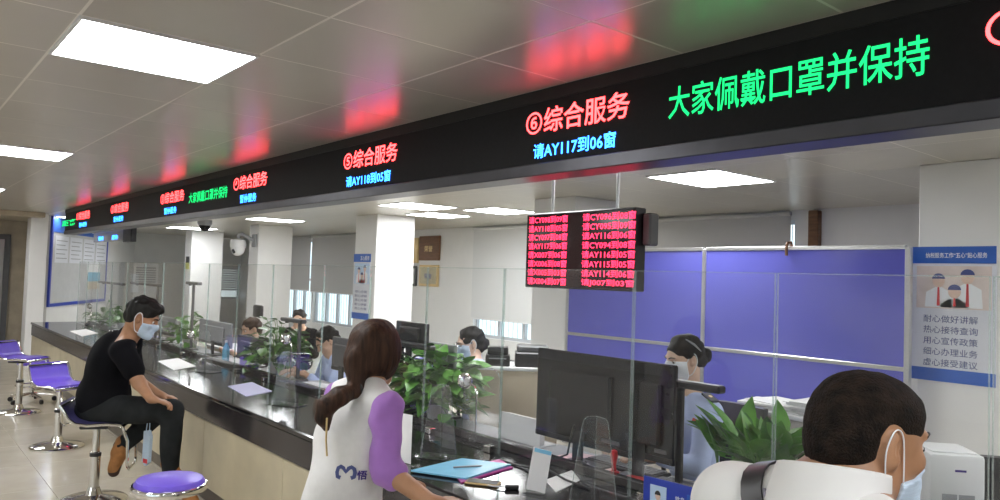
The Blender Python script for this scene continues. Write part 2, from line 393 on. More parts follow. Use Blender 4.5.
# ---------------------------------------------------------------- LED fascia
ZB = 2.15
fa = thing('led_fascia', 'long black LED fascia over the counter with red, blue and green Chinese text', 'LED sign', (-5.6, 2.4, ZB))
L, R_ = -14.2+5.6, 4.5+5.6
obj('housing', MB().box(L, R_, .02, .16, 0, CZ-ZB), 'ledframe', fa)
obj('screen', MB().box(L+.01, R_, .006, .02, .055, CZ-ZB-.06), 'ledblack', fa)
obj('top_frame', MB().bbox(L, R_, 0, .02, CZ-ZB-.06, CZ-ZB, .003), 'ledframe', fa)
obj('bottom_frame', MB().bbox(L, R_, -.004, .16, -.004, .055, .004), 'ledtrim', fa)
def fl_text(s, m, xa, xb, ya, yb, bold=.012):
    """text filling the stretch of the fascia seen between two photo columns, za..zb above the fascia foot"""
    A = onY(xa, 150, 2.4); B = onY(xb, 150, 2.4)
    return lettering(s, M[m], fa, A[0]+5.6, B[0]+5.6, ya, yb, .003, bold)
ZR = (.195, .315); ZL = (.078, .150)
d7 = onY(985, 40, 2.4)[0]-onY(525, 125, 2.4)[0]
for n, xs, xe, bs, be, bt in (('⑥', 525, 628, 533, 615, '请AY117到06窗'), ('⑤', 344, 397, 347, 391, '请AY118到05窗'), ('④', 235, 268, 242, 258, '暂停服务'), ('③', 163, 186, 167, 179, '暂停服务'), ('②', 114, 131, 117, 126.5, '暂停服务'), ('①', 80, 93, 83, 90.5, '暂停服务')):
    fl_text(n+'综合服务', 'lred', xs, xe, *ZR); fl_text(bt, 'lblu', bs, be, *ZL)
A = onY(985, 40, 2.4)[0]+5.6
lettering('⑦综合服务', M['lred'], fa, A, A+.70, *ZR, .003, .012); lettering('请AY113到07窗', M['lblu'], fa, A+.05, A+.6, *ZL, .003, .012)
fl_text('大家佩戴口罩并保持', 'lgrn', 667, 928, .155, .285, .008)
fl_text('大家佩戴口罩并保持', 'lgrn', 191, 229, .15, .26); fl_text('距离', 'lgrn', 66, 79.5, .13, .23)

# ---------------------------------------------------------------- counter
XL, XRC = -13.3, 2.2
ct = thing('service_counter', 'long service counter with glossy black top and beige front panels', 'counter', (-5.5, 2.2, 0))
def cbox(n, x0, x1, y0, y1, z0, z1, m, b=.006): return obj(n, MB().bbox(x0+5.5, x1+5.5, y0-2.2, y1-2.2, z0, z1, b), m, ct)
cbox('countertop', XL, XRC, YC, 2.62, .725, .76, 'ctop', .008)
cbox('apron', XL+.01, XRC, YC+.012, YC+.05, .565, .7245, 'capron', .004)
cbox('kickboard', XL+.05, XRC, YC+.03, YC+.06, 0, .10, 'kick', .003)
x = XL+.02
joints = [onY(204, 430, YC+.02)[0] + 1.36*k for k in range(-6, 6)]
joints = [XL+.02] + [j for j in joints if XL+.3 < j < XRC-.2] + [XRC]
for a, b in zip(joints, joints[1:]): cbox('front_panel', a+.003, b-.003, YC+.02, YC+.05, .101, .563, 'cfront', .003)
cbox('carcass', XL+.02, XRC, YC+.06, 2.6, .02, .72, 'kick', .004)
cbox('rear_upstand', XL+.4, XRC, 2.56, 2.6, .7605, .80, 'capron', .004)
dk = obj('staff_desk', MB().bbox(XL+.1, 1.5, 2.63, 3.0, .70, .735, .006), 'desk')
dk2 = thing('staff_desk', 'long grey staff desk running behind the glass screens', 'desk', (0, 0, 0)); dk.parent = dk2; dk.name = 'desktop'
for xx in (-12.6, -11.5, -9.4, -7.2, -5.2, -3.1, -1.5, .6): obj('panel_leg', MB().bbox(xx-.02, xx+.02, 2.66, 2.96, 0, .699, .004), 'desk', dk2)

# glass screens
edges = [2.2, 1.45, .7, -.05, -.75, -1.42, -2.07, -2.92, -3.61, -4.26, -4.91, -5.8, -6.55, -7.3, -8.05, -8.77, -9.5, -10.3, -11.1, -11.9, -12.6, -13.2]
names = {-1.42: 'clear glass screen in front of the man in the white shirt', -2.07: 'clear glass screen in front of the peace lily', -2.92: 'clear glass screen in front of the large black monitor', -3.61: 'clear glass screen above the blue folder', -4.26: 'clear glass screen in front of the bright green pothos'}
for i, (b, a) in enumerate(zip(edges, edges[1:])):
    t = thing('glass_screen', names.get(a, 'upright clear glass screen standing on the black counter'), 'glass screen', ((a+b)/2, YG, .76), 0, 'row of glass screens on the counter')
    h = (b-a)/2-.004
    obj('pane', MB().box(-h+.004, h-.004, -.004, .004, .006, .94), 'glass', t)
    obj('polished_edge', MB().box(-h, -h+.002, -.0045, .0045, 0, .944).box(h-.002, h, -.0045, .0045, 0, .944).box(-h+.0035, h-.002, -.0045, .0045, .9405, .944), 'glassedge', t)
    if i % 2: obj('clamp', MB().bbox(-h+.05, -h+.10, -.02, .02, 0, .035, .004).bbox(h-.10, h-.05, -.02, .02, 0, .035, .004), 'chrome', t)

# ---------------------------------------------------------------- blue partition and posters
pt = thing('blue_partition', 'tall glossy blue office partition with aluminium strips behind the staff', 'partition', (-3.7, 5.6, 0))
xa, xb = onY(567, 290, 5.5)[0]+3.7, onY(907, 290, 5.5)[0]+3.7
xm = onY(703, 290, 5.5)[0]+3.7
zt, zm = 1.965, 1.115
for (u, v) in ((xa, xm), (xm, xb)):
    for (c, d) in ((.08, zm), (zm, zt)): obj('panel', MB().bbox(u+.018, v-.018, -.09, -.06, c+.015, d-.015, .003), 'blue', pt)
for u in (xa, xm, xb): obj('post', MB().bbox(u-.018, u+.018, -.1, -.05, 0, zt, .004), 'alu', pt)
for (u, v) in ((xa, xm), (xm, xb)):
    for c in (.08, zm, zt): obj('rail', MB().bbox(u+.018, v-.018, -.1, -.05, c-.015, c+.015, .004), 'alu', pt)
hk = onY(788, 250, 5.5)
tag(obj('coat_hook', MB().tube([(0, -.012, -.07), (0, -.014, 0), (.0, .0, .03), (.0, .05, .035), (.0, .07, .01), (0, .072, -.05)], .012, 8), 'wood', None, True, loc=(hk[0], 5.49, 1.975)), 'small brown hook hung over the partition top', 'hook')
def slogan(loc, w, h, label, big):
    t = thing('poster', label, 'poster', loc)
    obj('sheet', MB().box(-w/2, w/2, -.004, 0, 0, h), 'posterw', t)
    obj('header', MB().box(-w/2, w/2, -.006, -.0042, h*.875, h), 'posterb', t)
    obj('footer', MB().box(-w/2, w/2, -.006, -.0042, 0, h*.095), 'posterb', t)
    ph = obj('printed_photo', MB().box(-w*.43, w*.45, -.006, -.0042, h*.54, h*.855), 'cardblue' if not big else mat('print_cream', (.72, .62, .58), .5, var=.12, scale=6), t)
    # three uniformed figures in the printed photo
    for (fx, fz, s) in ((-.16, .745, 1), (.18, .775, 1.05), (.03, .665, 1.0)):
        r = w*.075*s
        obj('printed_figure', MB().prism([(fx*w+math.cos(q*math.pi/8)*r, fz*h+math.sin(q*math.pi/8)*r*1.15) for q in range(16)], -.0075, -.0062, 'y'), 'cardskin', ph)
        obj('printed_figure', MB().prism([(fx*w+math.cos(q*math.pi/8)*r*1.05, fz*h+r*.35+math.sin(q*math.pi/8)*r*.95) for q in range(9)], -.0085, -.0076, 'y'), 'ink', ph)
        z1 = fz*h-r*1.1
        obj('printed_figure', MB().prism([(fx*w-r*.5, z1), (fx*w-r*2.0, z1-r*.9), (fx*w-r*2.2, h*.55), (fx*w+r*2.2, h*.55), (fx*w+r*2.0, z1-r*.9), (fx*w+r*.5, z1)], -.0072, -.0062, 'y'), 'inkw', ph)
        obj('printed_figure', MB().prism([(fx*w-r*.15, z1), (fx*w-r*.25, h*.56), (fx*w+r*.25, h*.56), (fx*w+r*.15, z1)], -.0082, -.0074, 'y'), 'red', ph)
    if big:
        lettering('纳税服务工作“五心”贴心服务', M['inkw'], t, -w*.32, w*.40, h*.915, h*.955, -.0065, .01)
        for i, s in enumerate(('耐心做好讲解', '热心接待查询', '用心宣传政策', '细心办理业务', '虚心接受建议')):
            z = h*(.435-.081*i); lettering(s, M['ink'], t, -w*.34, w*.30, z, z+h*.055, -.0055, .004)
    else:
        lettering('五心服务', M['inkw'], t, -w*.1, w*.42, h*.90, h*.97, -.0065, .01)
        for i in range(5):
            z = h*(.40-.065*i); lettering('耐心讲解' if i % 2 else '用心办理', M['ink'], t, -w*.35, w*.35, z, z+h*.04, -.0055, .004)
A = onY(912, 247, YP); B = onY(996, 385, YP); A2 = onY(911, 378, YP)
slogan(((A[0]+B[0])/2, YP-.002, A2[2]), B[0]-A[0], A[2]-A2[2], 'white poster with blue header, staff photo and five lines of Chinese on pillar', True)
A = onY(354.5, 254, 5.76); B = onY(371.5, 254, 5.76); C = onY(352, 318, 5.76)
slogan(((A[0]+B[0])/2, 5.758, C[2]), (B[0]-A[0]), A[2]-C[2], 'small blue and white poster on the narrow pillar face by the blinds', False)

# notice board on the oblique wall (wall space: x along the wall, -y into the hall)
nb = thing('notice_board', 'large blue framed notice board hung on the far angled wall', 'notice board', p1 + dr*.03 - Vector((-dr.y, dr.x, 0))*.002, math.atan2(dr.y, dr.x))
nb.location.z = .90
obj('backing', MB().box(0, 3.2, -.03, 0, 0, 1.6), 'board', nb)
obj('frame', MB().box(-.06, 0, -.04, 0, -.06, 1.66).box(3.2, 3.26, -.04, 0, -.06, 1.66).box(0, 3.2, -.04, 0, -.06, 0), 'bluefr', nb)
obj('header', MB().box(0, 3.2, -.04, 0, 1.36, 1.66), 'posterb', nb)
lettering('服务指南', M['inkw'], nb, 2.1, 2.7, 1.43, 1.57, -.045, .01)
for c0, c1, m_ in ((.62, .78, 'paper'), (.42, .6198, 'lblue'), (.25, .4198, 'beige')): obj('pinned_sheet', MB().box(2.0, 2.8, -.035, -.0302, c0-.02, c1-.02), m_, nb)
for k in range(4):
    s = obj('sheet', MB().box(.12+.78*k, .80+.78*k, -.036, -.031, .78, 1.30), 'posterw', nb)
    for q in range(5): obj('text_line', MB().box(.18+.78*k, .74+.78*k-.1*(q % 2), -.0375, -.0362, .86+.085*q, .875+.085*q), 'mgrey', s)

# ================================================================ things
def A3_(p): return np.array(p, float)
def V(p): return Vector((float(p[0]), float(p[1]), float(p[2])))
def rz(a): return Matrix.Rotation(a, 4, 'Z')

# ---------------------------------------------------------------- stools
def stool_base(t, h, r=.22):
    obj('base', MB().lathe([(r, 0), (r, .012), (r*.93, .022), (r*.6, .034), (r*.25, .05), (.045, .075), (.036, .10)], 32), 'chrome', t, True)
    obj('column', MB().lathe([(.034, .09), (.034, h*.60), (.030, h*.605), (.030, h*.61), (.024, h*.615), (.024, h-.03)], 20), 'chrome', t, True)
    obj('collar', MB().lathe([(.036, h*.56), (.038, h*.565), (.038, h*.60), (.036, h*.605)], 20), 'black', t, True)
def seat_pad(h, hb):
    prof = [(.20, h-.012), (.195, h), (.10, h+.006), (-.02, h), (-.09, h+.01), (-.135, h+.045), (-.165, h+hb*.75), (-.185, h+hb)]
    return prof
def back_stool(label, loc, ang, h, hb=.15, m='purple', group='purple bar stools along the counter'):
    t = thing('bar_stool', label, 'bar stool', loc, ang, group)
    stool_base(t, h)
    prof = seat_pad(h, hb); w = .175
    mb = MB(); n = len(prof); vs = []
    for (y, z) in prof:
        i = prof.index((y, z)); a = Vector((prof[min(i+1, n-1)][0]-prof[max(i-1, 0)][0], prof[min(i+1, n-1)][1]-prof[max(i-1, 0)][1])).normalized(); nx, nz = a.y, -a.x
        for s in (-1, -.8, 0, .8, 1):
            e = .018 if abs(s) < 1 else .008
            vs.append((s*w, y+nx*e*-1, z-nz*-e*-1 if False else z+e)); 
        for s in (1, 0, -1): vs.append((s*w, y+(.0 if i else 0), z-.014))
    k = 8; fs = []
    for i in range(n-1):
        for q in range(k): fs.append((i*k+q, i*k+(q+1) % k, (i+1)*k+(q+1) % k, (i+1)*k+q))
    fs.append(tuple(range(k))); fs.append(tuple((n-1)*k+q for q in range(k)))
    mb.add(vs, fs); obj('seat', mb, m, t, True)
    loop = [(w+.012, y, z) for y, z in prof] + [(-w-.012, y, z) for y, z in reversed(prof)]
    obj('frame', MB().tube(loop, .011, 8, closed=True), 'chrome', t, True)
    obj('seat_plate', MB().bbox(-.09, .09, -.09, .09, h-.045, h-.016, .006), 'black', t)
    obj('footrest', MB().tube([(-.13, .19, h-.01), (-.135, .23, h-.12), (-.135, .235, h-.29), (-.10, .24, h-.32), (.10, .24, h-.32), (.135, .235, h-.29), (.135, .23, h-.12), (.13, .19, h-.01)], .010, 8), 'chrome', t, True)
    return t
p = onZ(57, 447, 0); back_stool('bright purple bar stool with low back, empty beside the seated man', V(p), -1.15, .56, .17)
p = onZ(18, 413, 0); back_stool('empty purple bar stool standing next to the small castor stool', V(p), -.75, .60, .17)
MS = onZ(93, 501, 0); back_stool('dark blue bar stool that the man in black sits on', V(MS), -.45, .56, .13, 'navy')
p = onZ(170, 477, .57)
t = thing('bar_stool', 'round backless purple bar stool with chrome rim by the counter', 'bar stool', (p[0], p[1], 0), 0, 'purple bar stools along the counter')
stool_base(t, .53)
obj('seat', MB().lathe([(.05, .505), (.165, .51), (.172, .53), (.172, .545), (.16, .562), (.12, .572), (.0001, .575)], 36), 'purple', t, True)
obj('rim', MB().lathe([(.165, .500), (.181, .502), (.186, .512), (.186, .530), (.181, .538), (.1725, .540), (.1725, .505)], 36), 'chrome', t, True)
obj('footrest', MB().tube([(.14*math.cos(a), .16+.1*math.sin(a), .26) for a in [math.pi*(-.2+1.4*q/9) for q in range(10)]] , .010, 8), 'black', t, True)
obj('footrest_arm', MB().tube([(0, .03, .30), (0, .16, .27), (0, .258, .26)], .009, 8), 'black', t, True)
p = onZ(31, 402, 0)
t = thing('swivel_stool', 'low purple swivel stool on a five-legged chrome castor base', 'stool', V(p), .3)
obj('column', MB().tube([(0, 0, .06), (0, 0, .44)], .022, 12), 'chrome', t, True)
obj('seat', MB().lathe([(.05, .44), (.16, .445), (.17, .47), (.16, .495), (.1, .505), (.0001, .507)], 28), 'purple', t, True)
for k in range(5):
    a = k*2*math.pi/5
    g = obj('leg', MB().tube([(.02*math.cos(a), .02*math.sin(a), .10), (.24*math.cos(a), .24*math.sin(a), .07)], [.017, .011], 8), 'chrome', t, True)
    obj('castor', MB().tube([(.24*math.cos(a)-.012*math.sin(a), .24*math.sin(a)+.012*math.cos(a), .028), (.24*math.cos(a)+.012*math.sin(a), .24*math.sin(a)-.012*math.cos(a), .028)], .028, 12), 'black', g, True)
obj('foot_ring', MB().tube([(.17*math.cos(a), .17*math.sin(a), .20) for a in [2*math.pi*q/20 for q in range(20)]], .009, 6, closed=True), 'chrome', t, True)

# ---------------------------------------------------------------- office chairs
def office_chair(label, loc, ang, head=False, group='black office chairs of the staff'):
    t = thing('office_chair', label, 'office chair', loc, ang, group)
    for k in range(5):
        a = k*2*math.pi/5+.2
        g = obj('leg', MB().tube([(.03*math.cos(a), .03*math.sin(a), .11), (.29*math.cos(a), .29*math.sin(a), .075)], [.024, .014], 6), 'black', t, True)
        obj('castor', MB().tube([(.29*math.cos(a)-.015*math.sin(a), .29*math.sin(a)+.015*math.cos(a), .03), (.29*math.cos(a)+.015*math.sin(a), .29*math.sin(a)-.015*math.cos(a), .03)], .03, 10), 'black', g, True)
    obj('column', MB().tube([(0, 0, .09), (0, 0, .40)], .028, 10), 'black', t, True)
    obj('seat', MB().bbox(-.25, .25, -.25, .24, .40, .47, .03, 2), 'black', t, True)
    mb = MB(); vs = []; fs = []
    for i in range(6):
        z = .56+.085*i; wv = .22*(1-.12*(i/5)**2); yy = .25+.02*i
        for s in (-1, -.5, 0, .5, 1): vs.append((s*wv, yy-.05*(s*s)*1.0, z))
    for i in range(6):
        z = .56+.085*i; wv = .22*(1-.12*(i/5)**2); yy = .30+.02*i
        for s in (-1, -.5, 0, .5, 1): vs.append((s*wv, yy-.05*(s*s), z))
    for i in range(5):
        for j in range(4):
            a = i*5+j; fs.append((a, a+1, a+6, a+5)); b = 30+a; fs.append((b, b+5, b+6, b+1))
    ring = [0, 1, 2, 3, 4, 9, 14, 19, 24, 29, 28, 27, 26, 25, 20, 15, 10, 5]
    for a, b in zip(ring, ring[1:]+ring[:1]): fs.append((a, a+30, b+30, b))
    mb.add(vs, fs); obj('backrest', mb, 'black', t, True)
    obj('back_bar', MB().tube([(0, .1, .39), (0, .30, .40), (0, .335, .50), (0, .345, .65)], .02, 8), 'black', t, True)
    for s in (-1, 1): obj('armrest', MB().tube([(s*.24, .1, .42), (s*.30, .1, .45), (s*.30, .08, .64), (s*.30, -.14, .65)], .016, 8), 'black', t, True)
    if head: obj('headrest', MB().bbox(-.13, .13, .36, .42, 1.02, 1.19, .025, 2), 'black', t, True)
    return t

# ---------------------------------------------------------------- plants
def leaf_mesh(L, Wd, droop, fold=.18, tip=1.0):
    rows = [(0, .0), (.12, .62), (.35, 1.0), (.62, .78), (.85, .34), (1.0, .0)]
    vs = []; fs = []
    for (u, w) in rows:
        y = u*L; z = -droop*L*u*u
        if w == 0: vs.append((0, y, z))
        else:
            hw = Wd*.5*w; vs += [(-hw, y-.03*L*(u < .2), z+fold*hw), (0, y, z), (hw, y-.03*L*(u < .2), z+fold*hw)]
    fs += [(0, 2, 1), (0, 3, 2)]
    for i in range(3):
        a = 1+3*i; fs += [(a, a+1, a+4, a+3), (a+1, a+2, a+5, a+4)]
    a = 10; fs += [(a, a+1, 13), (a+1, a+2, 13)]
    m = MB().add(vs, fs).mesh('leaf', True, 80); return m
LM = {}
def plant(name, label, loc, n, rx, rzh, leafL, m, m2, seed, upright=False, pot=.08, potm='white', cat='plant', z0=.10, ry=None):
    """stems leave a pot, each carries one leaf; leaves fill an ellipsoid above the pot"""
    rn = random.Random(seed); t = thing(name, label, cat, loc, 0, 'potted plants behind the glass')
    obj('pot', MB().lathe([(pot*.72, 0), (pot*.78, .01), (pot, z0*.9), (pot*1.06, z0*.92), (pot*1.06, z0), (pot*.9, z0), (pot*.88, z0*.85), (.0001, z0*.85)], 20), potm, t, True)
    obj('soil', MB().lathe([(pot*.86, z0*.86), (pot*.5, z0*.9), (.0001, z0*.92)], 16), 'soil', t, True)
    key = (leafL, upright)
    if key not in LM:
        LM[key] = [leaf_mesh(leafL, leafL*(.40 if upright else .72), d, f) for d, f in ((.25, .15), (.45, .3), (.1, .25))]
    sm = MB(); ry = ry or rx
    for i in range(n):
        a = rn.uniform(0, 2*math.pi); q = math.sqrt(rn.random()); el = rn.random()
        if upright:
            bx, by = rx*q*math.cos(a)*.75, ry*q*math.sin(a)*.75; bz = z0+rzh*(.15+.55*el)
            pit = math.radians(rn.uniform(35, 80)); 
        else:
            bx, by = rx*q*math.cos(a), ry*q*math.sin(a); bz = (z0*.9 if q < .45 else z0*.35)+rzh*(el**.8)*(1-.40*q*q)
            pit = math.radians(rn.uniform(-25, 40))
        yaw = a-math.pi/2+rn.uniform(-.8, .8)
        li = link('leaf', rn.choice(LM[key]), None, t, (bx, by, bz), (pit, rn.uniform(-.5, .5), yaw))
        s = rn.uniform(.75, 1.2); li.scale = (s, s, s)
        if not li.data.materials: li.data.materials.append(M[m])
        li.material_slots[0].link = 'OBJECT'; li.material_slots[0].material = M[m if rn.random() < .6 else m2]
        sm.tube([(bx*.15, by*.15, z0*.85), (bx*.5, by*.5, z0+(bz-z0)*.7+.03), (bx, by, bz)], .0028, 4)
    so = obj('stems', sm, 'stem', t, True); so['kind'] = 'stuff'
    return t
DZ = .735; TZ = .76
p = onY(434, 432, 2.82); plant('potted_pothos', 'bushy bright green pothos in a white pot behind the glass near the standing woman', (p[0], 2.84, DZ), 290, .28, .42, .12, 'leaf', 'leafd', 3)
p = onY(270, 382, 2.80); plant('potted_pothos', 'dark green pothos in front of the staff member in blue', (p[0], 2.86, DZ), 150, .24, .42, .11, 'leafd', 'leaf', 4)
p = onY(188, 352, 2.84); plant('potted_pothos', 'pale hazy green plant beside the masked man in black', (p[0], 2.86, DZ), 90, .22, .34, .11, 'leaf', 'leafd', 5)
p = onY(106, 322, 2.8); plant('potted_pothos', 'small green plant at the far counter below the notice board', (-11.9, 2.82, DZ), 40, .25, .3, .12, 'leaf', 'leafd', 6)
p = onY(66, 315, 2.8); plant('potted_pothos', 'small plant at the very end of the counter', (-13.0, 2.82, DZ), 36, .25, .28, .12, 'leafd', 'leaf', 8)
p = onY(762, 468, 2.85); plant('peace_lily', 'leafy peace lily with long pointed leaves before the grey cabinet', (p[0], 2.86, DZ), 85, .29, .27, .18, 'leaf', 'leafd', 9, True, .09, ry=.16)

# ---------------------------------------------------------------- monitors
def monitor(label, cx, Y, w, h, zc, ang=0, m='blackg', screen=False, group='staff monitors on the desk', base=DZ):
    t = thing('monitor', label, 'monitor', (cx, Y, base), ang, group)
    z = zc-base
    obj('housing', MB().bbox(-w/2, w/2, -.012, .014, z-h/2, z+h/2, .006), m, t)
    obj('back_cover', MB().bbox(-w*.32, w*.32, -.035, -.0125, z-h*.34, z+h*.30, .012, 2), m, t)
    obj('bezel_strip', MB().bbox(-w/2+.004, w/2-.004, -.015, -.0125, z-h/2+.004, z-h/2+.03, .001), 'black', t)
    obj('port_cover', MB().box(w*.22, w*.40, -.014, -.0128, z-h*.40, z-h*.36), 'dgrey', t)
    obj('badge', MB().box(-w*.06, -w*.01, -.0155, -.0151, z-h/2+.010, z-h/2+.022), 'alu', t)
    obj('screen', MB().box(-w/2+.01, w/2-.01, .0145, .016, z-h/2+.025, z+h/2-.01), 'blackg', t)
    obj('neck', MB().bbox(-.035, .035, -.03, -.014, .012, z, .005), 'black', t)
    obj('foot', MB().bbox(-.12, .12, -.09, .11, 0, .012, .005), 'black', t)
    return t
a = onY(538, 392, 2.74); b = onY(633, 404, 2.74)
monitor('large black monitor seen from behind, beside the pink paper', (a[0]+b[0])/2, 2.74, b[0]-a[0], .455, 1.065)
b = onY(676, 412, 2.80); a = onY(612, 402, 2.80)
monitor('second black monitor hiding the masked clerk in uniform', (a[0]+b[0])/2, 2.80, b[0]-a[0], .45, 1.06)
def mon_px(label, x0, x1, y0, y1, Y, m='black', **k):
    A = onY(x0, (y0+y1)/2, Y); B = onY(x1, (y0+y1)/2, Y); C = onY((x0+x1)/2, y0, Y); D = onY((x0+x1)/2, y1, Y)
    monitor(label, (A[0]+B[0])/2, Y, B[0]-A[0], C[2]-D[2], (C[2]+D[2])/2, m=m, **k)
mon_px('dark monitor behind the brown haired woman beside lilac file boxes', 397, 428, 322, 345, 2.86)
mon_px('dark monitor in front of the clerk with the headrest chair', 238, 268, 337, 362, 2.82, 'dgrey')
mon_px('grey monitor beside the second plant along the counter', 200, 232, 321, 345, 2.84, 'mgrey')
mon_px('dark grey monitor next to the woman looking down in blue', 333, 356, 338, 372, 2.82, 'dgrey')
mon_px('grey monitor far along the counter behind the seated man', 150, 176, 316, 334, 2.84, 'mgrey')
mon_px('small grey screen beside the masked clerk with glasses', 425, 456, 343, 366, 2.88, 'mgrey')

# ---------------------------------------------------------------- document cameras
def doc_camera(label, px_pole, py, px_head0, px_head1, Y, base=DZ, m='black'):
    P = onY(px_pole, py, Y); A = onY(px_head0, py, Y); B = onY(px_head1, py, Y)
    t = thing('document_camera', label, 'camera', (P[0], Y, base), 0, 'document cameras on tall poles')
    z = P[2]-base
    obj('base', MB().bbox(-.09, .09, -.06, .06, 0, .018, .006), m, t)
    obj('pole', MB().bbox(-.016, .016, -.012, .012, .018, z, .004), m, t)
    a_, b_ = A[0]-P[0], B[0]-P[0]
    hd = obj('head', MB().bbox(a_, b_, -.028, .028, z-.02, z+.014, .008), m, t)
    obj('lens', MB().lathe([(.018, 0), (.016, -.012), (.0001, -.014)], 14, ((a_*.8+b_*.2), 0, z-.02)), 'blackg', hd, True)
doc_camera('black document camera held over the uniformed clerk', 681, 383, 672, 723, 2.85)
doc_camera('black document camera in front of the lilac file boxes', 402, 343, 396, 433, 2.72)
doc_camera('grey document camera on a tall pole beside the seated man', 194, 283, 188, 200, 2.8, m='dgrey')
doc_camera('wide dark document camera before the air conditioner', 158, 285, 132, 160, 2.8, m='dgrey')
doc_camera('dark document camera far along the counter by the notice board', 112, 283, 99, 124, 2.8, m='dgrey')
doc_camera('small document camera beside the round chrome intercom at window four', 300, 321, 283, 304, 2.8, m='dgrey')

# ---------------------------------------------------------------- round chrome intercoms
def intercom(label, px_, py_, Y=2.58):
    P = onY(px_, py_, Y); t = thing('intercom', label, 'intercom', (P[0]+.11, Y, TZ), 0, 'round chrome intercoms behind the glass')
    z = P[2]-TZ
    obj('foot', MB().lathe([(.035, .001), (.035, .012), (.01, .02)], 16), 'black', t, True)
    obj('rod', MB().tube([(0, 0, .015), (0, 0, z-.05), (-.02, -.0, z-.02), (-.09, -.0, z)], .005, 6), 'chrome', t, True)
    d = obj('disc', MB().lathe([(.040, 0), (.044, .006), (.040, .016), (.030, .020), (.026, .016), (.0001, .018)], 24).xf(Matrix.Translation((-.11, -.0, z)) @ rz(.75) @ Matrix.Rotation(math.pi/2, 4, 'X')), 'chrome', t, True)
    obj('clip', MB().bbox(-.10, -.075, -.014, .014, z-.02, z+.02, .004), 'white', t)
intercom('round chrome intercom in front of the beige cabinet', 465, 381)
intercom('round chrome intercom above the dark green pothos', 286, 339)
intercom('round chrome intercom in front of the pale plant', 191, 335)
intercom('tiny chrome intercom far along the counter', 90, 306)

# ---------------------------------------------------------------- folded clear acrylic stands
def acrylic_stand(label, x, y, ang, h=.35, wb=.20, wt=.11):
    t = thing('acrylic_stand', label, 'acrylic stand', (x, y, TZ), ang, 'clear acrylic stands on the counter')
    obj('base', MB().bbox(-wb*.62, wb*.62, -.06, .07, 0, .005, .001), 'acrylic', t)
    def half(s):
        pl = [(0, .005), (s*wb/2, .005), (s*wt/2*1.02, h*.86), (s*wt/2*.9, h*.95), (s*wt/2*.7, h*.985), (0, h)]
        return pl
    for s in (-1, 1):
        pl = half(s); mb = MB().prism(pl, -.002, .002, 'y').xf(rz(-s*.25))
        obj('leaf_panel', mb, 'acrylic', t)
        obj('edge', MB().tube([tuple(rz(-s*.25) @ Vector((a, 0, b))) for a, b in pl[1:]], .0018, 5), 'glassedge', t, True)
    obj('fold', MB().tube([(0, 0, .005), (0, 0, h)], .0016, 5), 'glassedge', t, True)
p = onZ(594, 508, TZ); acrylic_stand('clear folded acrylic stand in front of the red stamp', p[0], p[1], .55, .36)
p = onZ(440, 458, TZ); acrylic_stand('clear folded acrylic stand before the bright green plant', p[0], p[1], .55, .36)
p = onZ(286, 405, TZ); acrylic_stand('clear folded acrylic stand before the dark green plant', p[0], p[1], .5, .36)
p = onZ(205, 372, TZ); acrylic_stand('clear folded acrylic stand beside the pale plant', p[0], p[1], .5, .36)

A = onY(463, 400, 2.535); B = onY(501, 400, 2.535); C = onY(490, 368, 2.535); w = float(B[0]-A[0]); h = float(C[2])-TZ
t = thing('acrylic_shield', 'rounded clear acrylic shield beside the chrome intercom', 'acrylic shield', (float(A[0]), 2.535, TZ))
pl = [(0, 0), (w, 0)]+[(w-.09+.09*math.cos(a_), h-.09+.09*math.sin(a_)) for a_ in [math.pi/2*q/6 for q in range(7)]]+[(0, h)]
obj('sheet', MB().prism(pl, -.002, .002, 'y'), 'acrylic', t); obj('edge', MB().tube([(a_, 0, b_) for a_, b_ in pl], .002, 5, closed=True), 'glassedge', t, True)
# ---------------------------------------------------------------- things lying on the counter
def flat_px(name, label, cat, corners, z0, z1, m, b=.0):
    P = [onZ(x, y, z1) for x, y in corners]; c = sum(P)/len(P)
    return tag(obj(name, MB().prism([(q[0]-c[0], q[1]-c[1]) for q in P], 0, z1-z0), m, None, loc=(c[0], c[1], z0)), label, cat)
flat_px('magenta_folder', 'magenta plastic folder lying under the light blue one', 'folder', [(452, 470), (500, 459), (513, 467), (461, 482)], TZ, TZ+.006, 'magenta')
flat_px('blue_folder', 'light blue plastic folder lying on the black counter', 'folder', [(411, 470), (462, 458), (511, 464), (466, 478)], TZ+.0065, TZ+.014, 'lblue')
p = onZ(468, 467, TZ+.016); tag(obj('pen', MB().tube([(-.07, 0, 0), (.055, 0, 0), (.07, 0, 0)], [.004, .004, .001], 8), 'mgrey', None, True, loc=(p[0], p[1], TZ+.0185), rot=(0, 0, 1.2)), 'grey pen lying on the blue folder', 'pen')
p = onZ(483, 482, TZ+.008)
t = thing('phone_wallet', 'phone in a gold rimmed case beside the folders', 'phone', (p[0], p[1], TZ), .62)
obj('case', MB().bbox(-.075, .075, -.037, .037, 0, .010, .004), 'gold', t); obj('screen', MB().bbox(-.068, .068, -.031, .031, .0101, .0115, .0005), 'dgrey', t)
p = onZ(512, 487, TZ+.01)
t = thing('usb_stick', 'black card reader plug with a white cable on the counter', 'cable', (p[0], p[1], TZ), .9)
obj('plug', MB().bbox(-.03, .03, -.011, .011, .001, .019, .005, 2), 'black', t, True)
obj('cable', MB().tube([(-.03, 0, .010), (-.08, .01, .008), (-.12, .05, .006), (-.13, .12, .006)], .003, 6), 'white', t, True)
